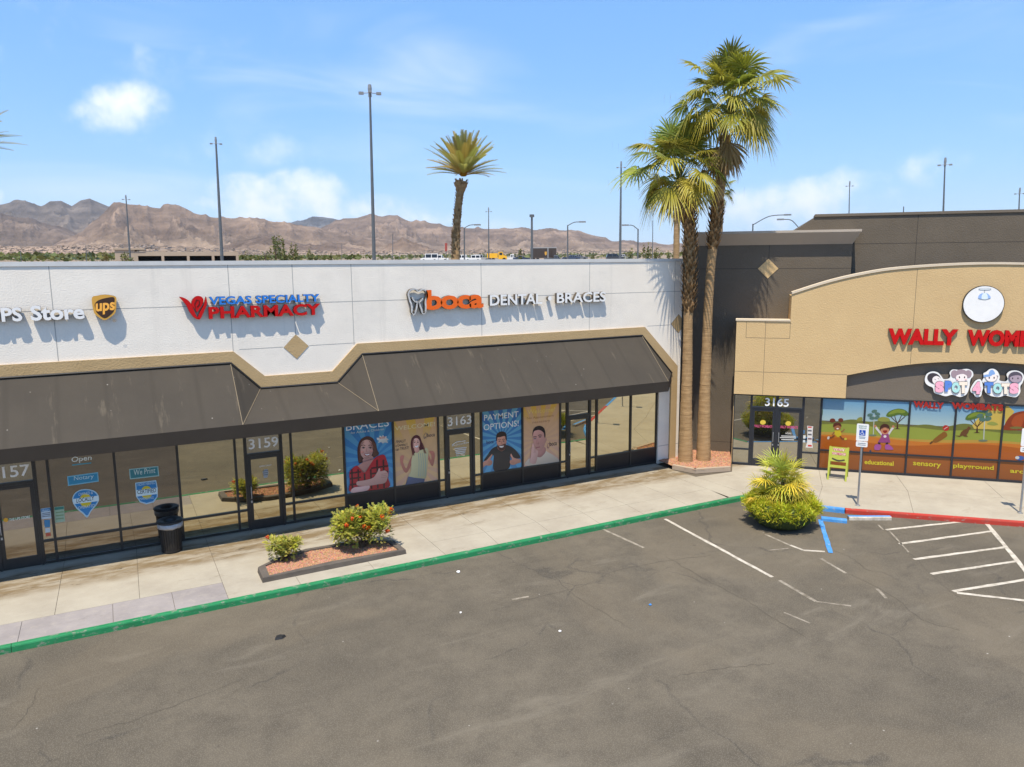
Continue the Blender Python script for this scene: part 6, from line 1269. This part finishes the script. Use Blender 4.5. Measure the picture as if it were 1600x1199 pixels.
def build_distance():
    rg = random.Random(31)
    def tree(px, r, topy, wpx, label, seed, base=(.09, .10, .03), n=700, low=None):
        p = far(px, r); b = np.array([p[0], p[1], terr(r) - .3]); top = on_up(px, topy, b)[2]; h = top - b[2]; w = wpx / FPX * r / 2; q = random.Random(seed); t = thing('tree', label, 'tree', b, 'trees beyond the white wall'); m = MB(); m.tube([b, b + UP * h * .5, b + UP * h * .85], [.16 + .02 * h, .14, .06], 7); m.build('trunk', MT['wood'], t); m = MB()
        leafy(m, b + UP * h * .6, w, w, h * .42, n, q, base, max(.18, w * .17), 14); m.build('crown', LEAF, t)
    for a in ((431, 110, 369, 26, 'tallest ragged tree of the group beside the left tall lamp mast', 1), (415, 112, 386, 17, 'round dark tree at the left of the ragged group', 2), (444, 114, 378, 15, 'narrow ragged tree right of the tallest one', 3), (459, 112, 384, 15, 'slim dark tree at the right end of the ragged group', 4),
              (484, 130, 394, 12, 'small dark bush tree right of the ragged group', 5), (403, 118, 399, 12, 'low yellow green bush left of the ragged group', 6), (517, 140, 398, 10, 'tiny dark tree before the brown hills near the tall mast', 7), (813, 170, 390, 9, 'tiny dark tree above the dark blue car', 8),
              (922, 120, 397, 20, 'low wide green bush left of the thin mast', 9), (984, 105, 388, 24, 'rounded green tree right of the thin mast', 10), (1009, 100, 385, 13, 'narrow dark tree left of the double crowned tree', 11), (1030, 98, 381, 26, 'double crowned green tree left of the shaggy palm', 12), (1048, 96, 391, 16, 'low green tree touching the shaggy palm trunk', 13),
              (160, 130, 397, 22, 'brownish bush left of the low tan parking deck', 14), (197, 120, 396, 26, 'bush in front of the left end of the tan parking deck', 15), (386, 120, 398, 18, 'bush at the right end of the tan parking deck', 16)):
        tree(*a, base=(.20, .17, .06) if a[0] in (160,) else (.13, .145, .045))
    m = MB()
    for i in range(5200):                                              # green belt at the left and scattered desert scrub
        px = rg.uniform(-150, 560) if rg.random() < .8 else rg.uniform(560, 1080); r = rg.uniform(260, 420); p = far(px, r); c = np.array([p[0], p[1], terr(r) + rg.uniform(0, 2.2) * (1 if px < 190 else .55)]); u = vnorm(np.array([rg.gauss(0, 1), rg.gauss(0, 1), rg.gauss(0, 1)])); w = vnorm(np.cross(u, UP)); L_ = rg.uniform(.4, 1.1); m.face([c - w * L_, c + u * L_, c + w * L_, c - u * L_], green(rg, (.10, .12, .035), .4))
    tag(m.build('scrub', LEAF), 'belt of green desert scrub beyond the white wall', 'scrub', None, 'stuff')
    m = MB()                                                            # suburb at the foot of the mountains
    for i in range(3000):
        px = rg.uniform(-200, 190) if rg.random() < .8 else rg.uniform(190, 1050); r = rg.uniform(2660, 3240); p = far(px, r); z = hill_z(px, r); a = rg.uniform(0, 3.14); w, d, h = rg.uniform(5, 9), rg.uniform(5, 8), rg.uniform(3, 5.5); ca, sa = math.cos(a), math.sin(a); k = rg.uniform(.7, 1.15); wall = (.42 * k, .33 * k, .25 * k, 1); roof = (.34 * k, .245 * k, .175 * k, 1)
        P = lambda x, y, zz: (p[0] + ca * x - sa * y, p[1] + sa * x + ca * y, z + zz)
        for x0, y0, x1, y1 in ((-w, -d, w, -d), (w, -d, w, d), (w, d, -w, d), (-w, d, -w, -d)): m.face([P(x0, y0, -.5), P(x1, y1, -.5), P(x1, y1, h), P(x0, y0, h)], wall)
        for s in (-1, 1): m.face([P(-w * 1.1, s * d * 1.1, h), P(w * 1.1, s * d * 1.1, h), P(w, 0, h + 2), P(-w, 0, h + 2)], roof)
    tag(m.build('far_suburb', ROCKC), 'far suburb of tan houses at the foot of the mountains', 'suburb', None, 'stuff')
    # parking deck
    r = 230; L_, Rr = far(180, r), far(373, r); z0 = terr(r) - .5; a = np.array([*L_, 0]); b = np.array([*Rr, 0]); d = (b - a) / np.linalg.norm(b - a); nn = np.array([d[1], -d[0], 0]); nn = nn if nn @ np.array([*c_f[:2], 0]) < 0 else -nn; LEN = np.linalg.norm(b - a)
    zt = on_up(280, 393.5, (*((L_ + Rr) / 2), 0))[2]; zm = on_up(280, 402, (*((L_ + Rr) / 2), 0))[2]; t = thing('parking_deck', 'low tan parking deck with dark openings beyond the white wall', 'building', (*((L_ + Rr) / 2), z0))
    P = lambda u, n, z: a + d * u + nn * n + np.array([0, 0, z]); m = MB(); m.box((30 / 193 * LEN, -25, zm + .35), (LEN, 0, zt), 0, P)
    for u in np.linspace(30 / 193 * LEN, LEN - .7, 5): m.box((u, -.5, z0), (u + .7, .02, zm + .345), 0, P)
    m.box((30 / 193 * LEN, -24, z0), (LEN, -.8, zm - 1.2), 0, P); m.build('deck', MT['tan_block'], t); m = MB(); m.box((30 / 193 * LEN + .2, -24.5, z0), (LEN - .2, -8, zm + .34), 0, P); m.build('opening', MT['deck_dark'], t); m = MB(); m.box((0, -12, z0), (29.9 / 193 * LEN, 0, zt + .5), 0, P); m.box((-.3, -12.2, zt + .5), (45 / 193 * LEN, .3, zt + 1.0), 0, P); m.build('stair_tower', MT['tan_block'], t)
    # tall lamp masts
    def mast(px0, y0, pxb, r, label, rad=.16, ring=1.0, group='tall lamp masts'):
        p = far(pxb, r); b = np.array([p[0], p[1], terr(r) - .2]); tp = on_up(px0, y0, b); t = thing('lamp_mast', label, 'light mast', b, group); m = MB(); m.tube([b, (b * .5 + tp * .5), tp], [rad * 1.5, rad * 1.15, rad * .7], 10); m.build('pole', MT['grey_pole'], t)
        sd = vnorm(np.cross(tp - CAMPOS, UP)); fd = vnorm(np.cross(UP, sd)); m = MB(); m.lathe([(0, .1), (.22 * ring, .1), (.26 * ring, .5), (.2 * ring, .95), (.0, .98)], tp, 10); m.build('hub', MT['lamp_grey'], t)
        for k in range(4):
            dd = (sd, -sd, fd, -fd)[k]; m = MB(); e = tp + dd * .75 * ring - UP * .0; m.tube([tp + UP * .05, e], .05 * ring, 6); c = e + dd * .3 * ring; q = vnorm(np.cross(dd, UP)); m.box8([c + dd * x * ring + q * y * ring + UP * z * ring for z in (-.16, .13) for x, y in ((-.30, -.2), (.30, -.2), (.30, .2), (-.30, .2))]); m.build('floodlight', MT['lamp_grey'], t)
    for a in ((578, 146, 583.5, 92, 'tallest grey lamp mast rising behind the white wall', .17, .95), (337.5, 225, 346, 120, 'grey lamp mast above the right end of the parking deck', .18, .62), (197, 312, 203, 190, 'lamp mast standing before the mountain at far left', .16, .62), (970.5, 262, 969, 125, 'thin lamp mast between the date palm and fan palms', .16, .55),
              (763.5, 331, 763.5, 180, 'small lamp mast above the yellow truck', .12, .55), (1476.5, 258, 1474, 120, 'lamp mast above the brown roof at right', .12, .65), (1327.5, 291, 1326, 170, 'small lamp mast above the left part of the brown roof', .11, .55), (1593, 303, 1591, 150, 'lamp mast at the right picture edge above the roof', .12, .55)): mast(*a)
    def pole(px, y, r, label, rad=.12, cap=False):
        p = far(px, r); b = np.array([p[0], p[1], terr(r) - .2]); tp = on_up(px, y, b); m = MB(); m.tube([b, tp], [rad * 1.2, rad * .8], 8)
        if cap: m.lathe([(0, -.2), (rad * 2, -.2), (rad * 2, .35), (0, .4)], tp, 8)
        tag(m.build('utility_pole', MT['grey_pole'], loc=b), label, 'pole', 'plain poles beyond the wall')
    for a in ((831, 338, 170, 'thick plain pole rising behind the brown box truck', .27, True), (1020, 345, 150, 'hair thin pole left of the shaggy palm', .08), (613.5, 366, 210, 'thin dark pole right of the tallest mast', .10), (534, 380, 260, 'tiny thin pole left of the tallest mast', .08), (134, 384, 170, 'thin pale pole at the left before the scrub belt', .07), (32, 392, 170, 'short pale pole at the far left', .07), (1412, 323, 90, 'stubby vent pole on the brown roof line', .06)): pole(*a)
    def street_lamp(px, y, r, tipx, tipy, label):
        p = far(px, r); b = np.array([p[0], p[1], terr(r) - .2]); tp = on_up(px, y, b); tip = on_up(tipx, tipy, b); t = thing('street_lamp', label, 'street lamp', b, 'street lamps with curved arms'); m = MB(); m.tube([b, tp], [.13 * r / 110, .09 * r / 110], 8); m.build('pole', MT['grey_pole'], t); m = MB(); mid = (tp + tip) / 2 + UP * abs(tip[2] - tp[2]) * .35; m.tube(smooth_loop([tp - UP * .1, mid, tip], 6, False), .06 * r / 110, 6); m.build('arm', MT['grey_pole'], t); d = vnorm(tip - mid); d[2] = 0; q = vnorm(np.cross(d, UP)); s = r / 110; m = MB(); m.box8([tip + d * x * s + q * w * s + UP * z * s for z in (-.1, .1) for x, w in ((-.1, -.18), (.85, -.14), (.85, .14), (-.1, .18))]); m.build('lamp_head', MT['lamp_grey'], t)
    for a in ((887, 352, 120, 906, 347, 'street lamp with its arm reaching right beside the brown box truck'), (997, 358, 120, 981, 352, 'street lamp with its arm reaching left near the shaggy palm'), (725.5, 356, 170, 742, 351.5, 'street lamp just right of the date palm trunk'), (1176.5, 350, 75, 1226, 336, 'street lamp with a long arm over the beige cornice'), (1250, 357, 80, 1224, 343, 'street lamp arm reaching left beside the brown roof slope')): street_lamp(*a)
    # road sign
    p = far(697, 200); b = np.array([p[0], p[1], terr(200)]); t = thing('road_sign', 'tall narrow red and white sign left of the date palm', 'sign', b); up = on_up(697, 380, b); lo = on_up(697, 393, b); sd = vnorm(np.cross(up - CAMPOS, UP)); m = MB(); m.tube([b, up], .09, 6); m.build('post', MT['grey_pole'], t); m = MB(); f = vnorm(np.cross(UP, sd)); m.box8([q + sd * x + f * y for q in (lo, up) for x, y in ((-.28, -.06), (.28, -.06), (.28, .06), (-.28, .06))]); m.build('panel', MT['red_paint'], t)
    # fence
    m = MB(); a, b = far(600, 215), far(1000, 215)
    for i in range(34): p = a + (b - a) * i / 33; z = terr(215); m.tube([(p[0], p[1], z - .3), (p[0], p[1], z + 2.9)], .05, 5)
    for hh in (1.2, 2.0, 2.8): m.tube([(a[0], a[1], terr(215) + hh), (b[0], b[1], terr(215) + hh)], .03, 4)
    tag(m.build('wire_fence', MT['grey_pole'], loc=(a[0], a[1], terr(215))), 'long thin wire fence behind the distant parked cars', 'fence')

def car(px, botr, L_, paintk, label, kind='suv', flip=1, seed=0):
    r = botr; p = far(px, r); base = np.array([p[0], p[1], terr(r) + LIFT]); d = vnorm(np.array([c_r[0], c_r[1], 0])) * flip; q = np.array([-d[1], d[0], 0]); t = thing('parked_car' if kind != 'pickup' else 'pickup_truck', label, 'car' if kind != 'pickup' else 'pickup', base, 'vehicles parked beyond the wall'); H = {'suv': 1.75, 'sedan': 1.45, 'van': 2.1, 'pickup': 1.85}[kind]; W2 = .93
    P = lambda x, y, z: base + d * x + q * y + np.array([0, 0, z]); h = L_ / 2
    low = [(-h, .35), (-h, .85), (-h + .1, .98), (h * .35, 1.0), (h * .93, .86), (h, .62), (h, .35)]
    if kind == 'van': low = [(-h, .35), (-h, 1.05), (h * .6, 1.05), (h * .95, .95), (h, .6), (h, .35)]
    m = MB(); m.prism([P(x, -W2, z) for x, z in low], [P(x, W2, z) for x, z in low])
    cab = {'suv': ((-h + .08, -h + .3, h * .18, h * .42)), 'sedan': (-h * .72, -h * .38, h * .12, h * .45), 'van': (-h + .03, -h + .12, h * .42, h * .7), 'pickup': (-h * .15, -h * .08, h * .25, h * .5)}[kind]; zb = 1.05 if kind == 'van' else .98
    x0, x1, x2, x3 = cab; m.box8([P(x1 - .05, -.74, H - .12), P(x2 + .05, -.74, H - .12), P(x2 + .05, .74, H - .12), P(x1 - .05, .74, H - .12), P(x1, -.70, H), P(x2, -.70, H), P(x2, .70, H), P(x1, .70, H)])
    for xx in (x1 + .0, (x1 + x2) / 2, x2): m.box8([P(xx - .07, -W2 + .02, zb - .02), P(xx + .07, -W2 + .02, zb - .02), P(xx + .07, W2 - .02, zb - .02), P(xx - .07, W2 - .02, zb - .02), P(xx - .06, -.735, H - .1), P(xx + .06, -.735, H - .1), P(xx + .06, .735, H - .1), P(xx - .06, .735, H - .1)])
    if kind == 'pickup': m.box((-h, -W2, .84), (-h * .15, -W2 + .1, 1.15), 0, P); m.box((-h, W2 - .1, .84), (-h * .15, W2, 1.15), 0, P)
    m.build('body', CARP[paintk], t); m = MB(); m.box8([P(x0, -W2 + .06, zb - .01), P(x3, -W2 + .06, zb - .01), P(x3, W2 - .06, zb - .01), P(x0, W2 - .06, zb - .01), P(x1, -.72, H - .11), P(x2, -.72, H - .11), P(x2, .72, H - .11), P(x1, .72, H - .11)]); m.build('windows', MT['car_glass'], t)
    for sx in (-.62, .62):
        for sy in (-1, 1): m = MB(); m.tube([P(sx * h, sy * W2 * .75, .34), P(sx * h, sy * (W2 + .02), .34)], .34, 14); m.build('wheel', MT['tyre'], t)
LIFT = .9
def build_vehicles():
    for a in ((671, 205, 4.7, 'white', 'white van left of the date palm trunk', 'van', -1), (688, 206, 4.4, 'white', 'white car just left of the date palm trunk', 'suv', 1), (726, 205, 4.5, 'white', 'white car just right of the date palm trunk', 'suv', 1), (739, 204, 4.4, 'white', 'white hatch left of the silver car by the yellow truck', 'suv', -1), (752, 206, 4.6, 'silver', 'silver car touching the yellow truck', 'suv', 1),
              (799, 205, 5.2, 'white', 'white pickup right of the yellow truck', 'pickup', 1), (815, 204, 4.6, 'blue', 'dark blue car left of the brown box truck', 'sedan', 1), (867, 196, 5.6, 'grey', 'dark grey pickup in front of the brown box truck', 'pickup', 1), (892, 205, 4.8, 'blue', 'dark blue car right of the brown box truck', 'sedan', -1), (961, 205, 4.8, 'dark', 'black car left of the thin mast', 'suv', 1), (974, 207, 4.5, 'silver', 'grey car under the thin mast', 'sedan', 1), (905, 208, 4.6, 'grey', 'grey car beside the low wide green bush', 'sedan', 1)): car(*a)
    r = 204; p = far(776, r); b = np.array([p[0], p[1], terr(r) + LIFT]); d = vnorm(np.array([c_r[0], c_r[1], 0])); q = np.array([-d[1], d[0], 0]); P = lambda x, y, z: b + d * x + q * y + np.array([0, 0, z]); t = thing('dump_truck', 'bright yellow dump truck parked beyond the white wall', 'truck', b, 'vehicles parked beyond the wall')
    m = MB(); m.box((-2.5, -1.1, .9), (.3, 1.1, 2.15), 0, P); m.build('bed', CARP['yellow'], t); m = MB(); m.prism([P(x, -1, z) for x, z in ((.5, .6), (.5, 2.5), (1.6, 2.5), (1.85, 1.6), (2.7, 1.45), (2.75, .6))], [P(x, 1, z) for x, z in ((.5, .6), (.5, 2.5), (1.6, 2.5), (1.85, 1.6), (2.7, 1.45), (2.75, .6))]); m.build('cab', CARP['yellow'], t); m = MB(); m.box((.75, -1.02, 1.65), (1.55, 1.02, 2.3), 0, P); m.build('windows', MT['car_glass'], t)
    for x in (-1.9, -.9, 2.0):
        for s in (-1, 1): m = MB(); m.tube([P(x, s * .7, .48), P(x, s * 1.08, .48)], .48, 14); m.build('wheel', MT['tyre'], t)
    r = 200; p = far(849, r); b = np.array([p[0], p[1], terr(r) + LIFT]); P = lambda x, y, z: b + d * x + q * y + np.array([0, 0, z]); t = thing('box_trailer', 'dark brown box trailer with a small gold shield beyond the wall', 'trailer', b, 'vehicles parked beyond the wall')
    m = MB(); m.box((-3.4, -1.25, 1.0), (3.3, 1.25, 3.55), 0, P); bd = m.build('body', CARP['brown'], t); m = MB(); m.box((-3.42, -1.28, 3.5), (3.4, 1.28, 3.66), 0, P); m.box((1.05, -1.275, 1.0), (1.25, -1.2505, 3.5), 0, P); m.build('trim', CARP['silver'], t)
    m = MB(); m.prism([P(x, -1.27, z) for x, z in ((.3, 2.6), (.85, 2.6), (.85, 1.9), (.57, 1.6), (.3, 1.9))], [P(x, -1.2505, z) for x, z in ((.3, 2.6), (.85, 2.6), (.85, 1.9), (.57, 1.6), (.3, 1.9))]); m.build('shield', MT['gold'], t)
    for x in (-2.5, -1.5, 2.3):
        for s in (-1, 1): m = MB(); m.tube([P(x, s * .8, .5), P(x, s * 1.2, .5)], .5, 14); m.build('wheel', MT['tyre'], t)
build_distance(); build_vehicles()

# ------------------------------------------------------------------ air between here and the mountains
def build_haze():
    m = bpy.data.materials.new('air_haze'); m.use_nodes = True; N = m.node_tree.nodes; L = m.node_tree.links; N.remove(N['Principled BSDF'])
    v = N.new('ShaderNodeVolumePrincipled'); v.inputs['Color'].default_value = (.86, .90, 1.0, 1); v.inputs['Density'].default_value = HAZE; v.inputs['Anisotropy'].default_value = .2; L.new(v.outputs[0], N['Material Output'].inputs['Volume'])
    b = MB(); b.box((-16000, -16000, -40), (16000, 16000, 1300)); tag(b.build('haze', m), 'thin pale desert haze in front of the mountains', 'haze', None, 'stuff')
HAZE = 3.5e-5
build_haze()
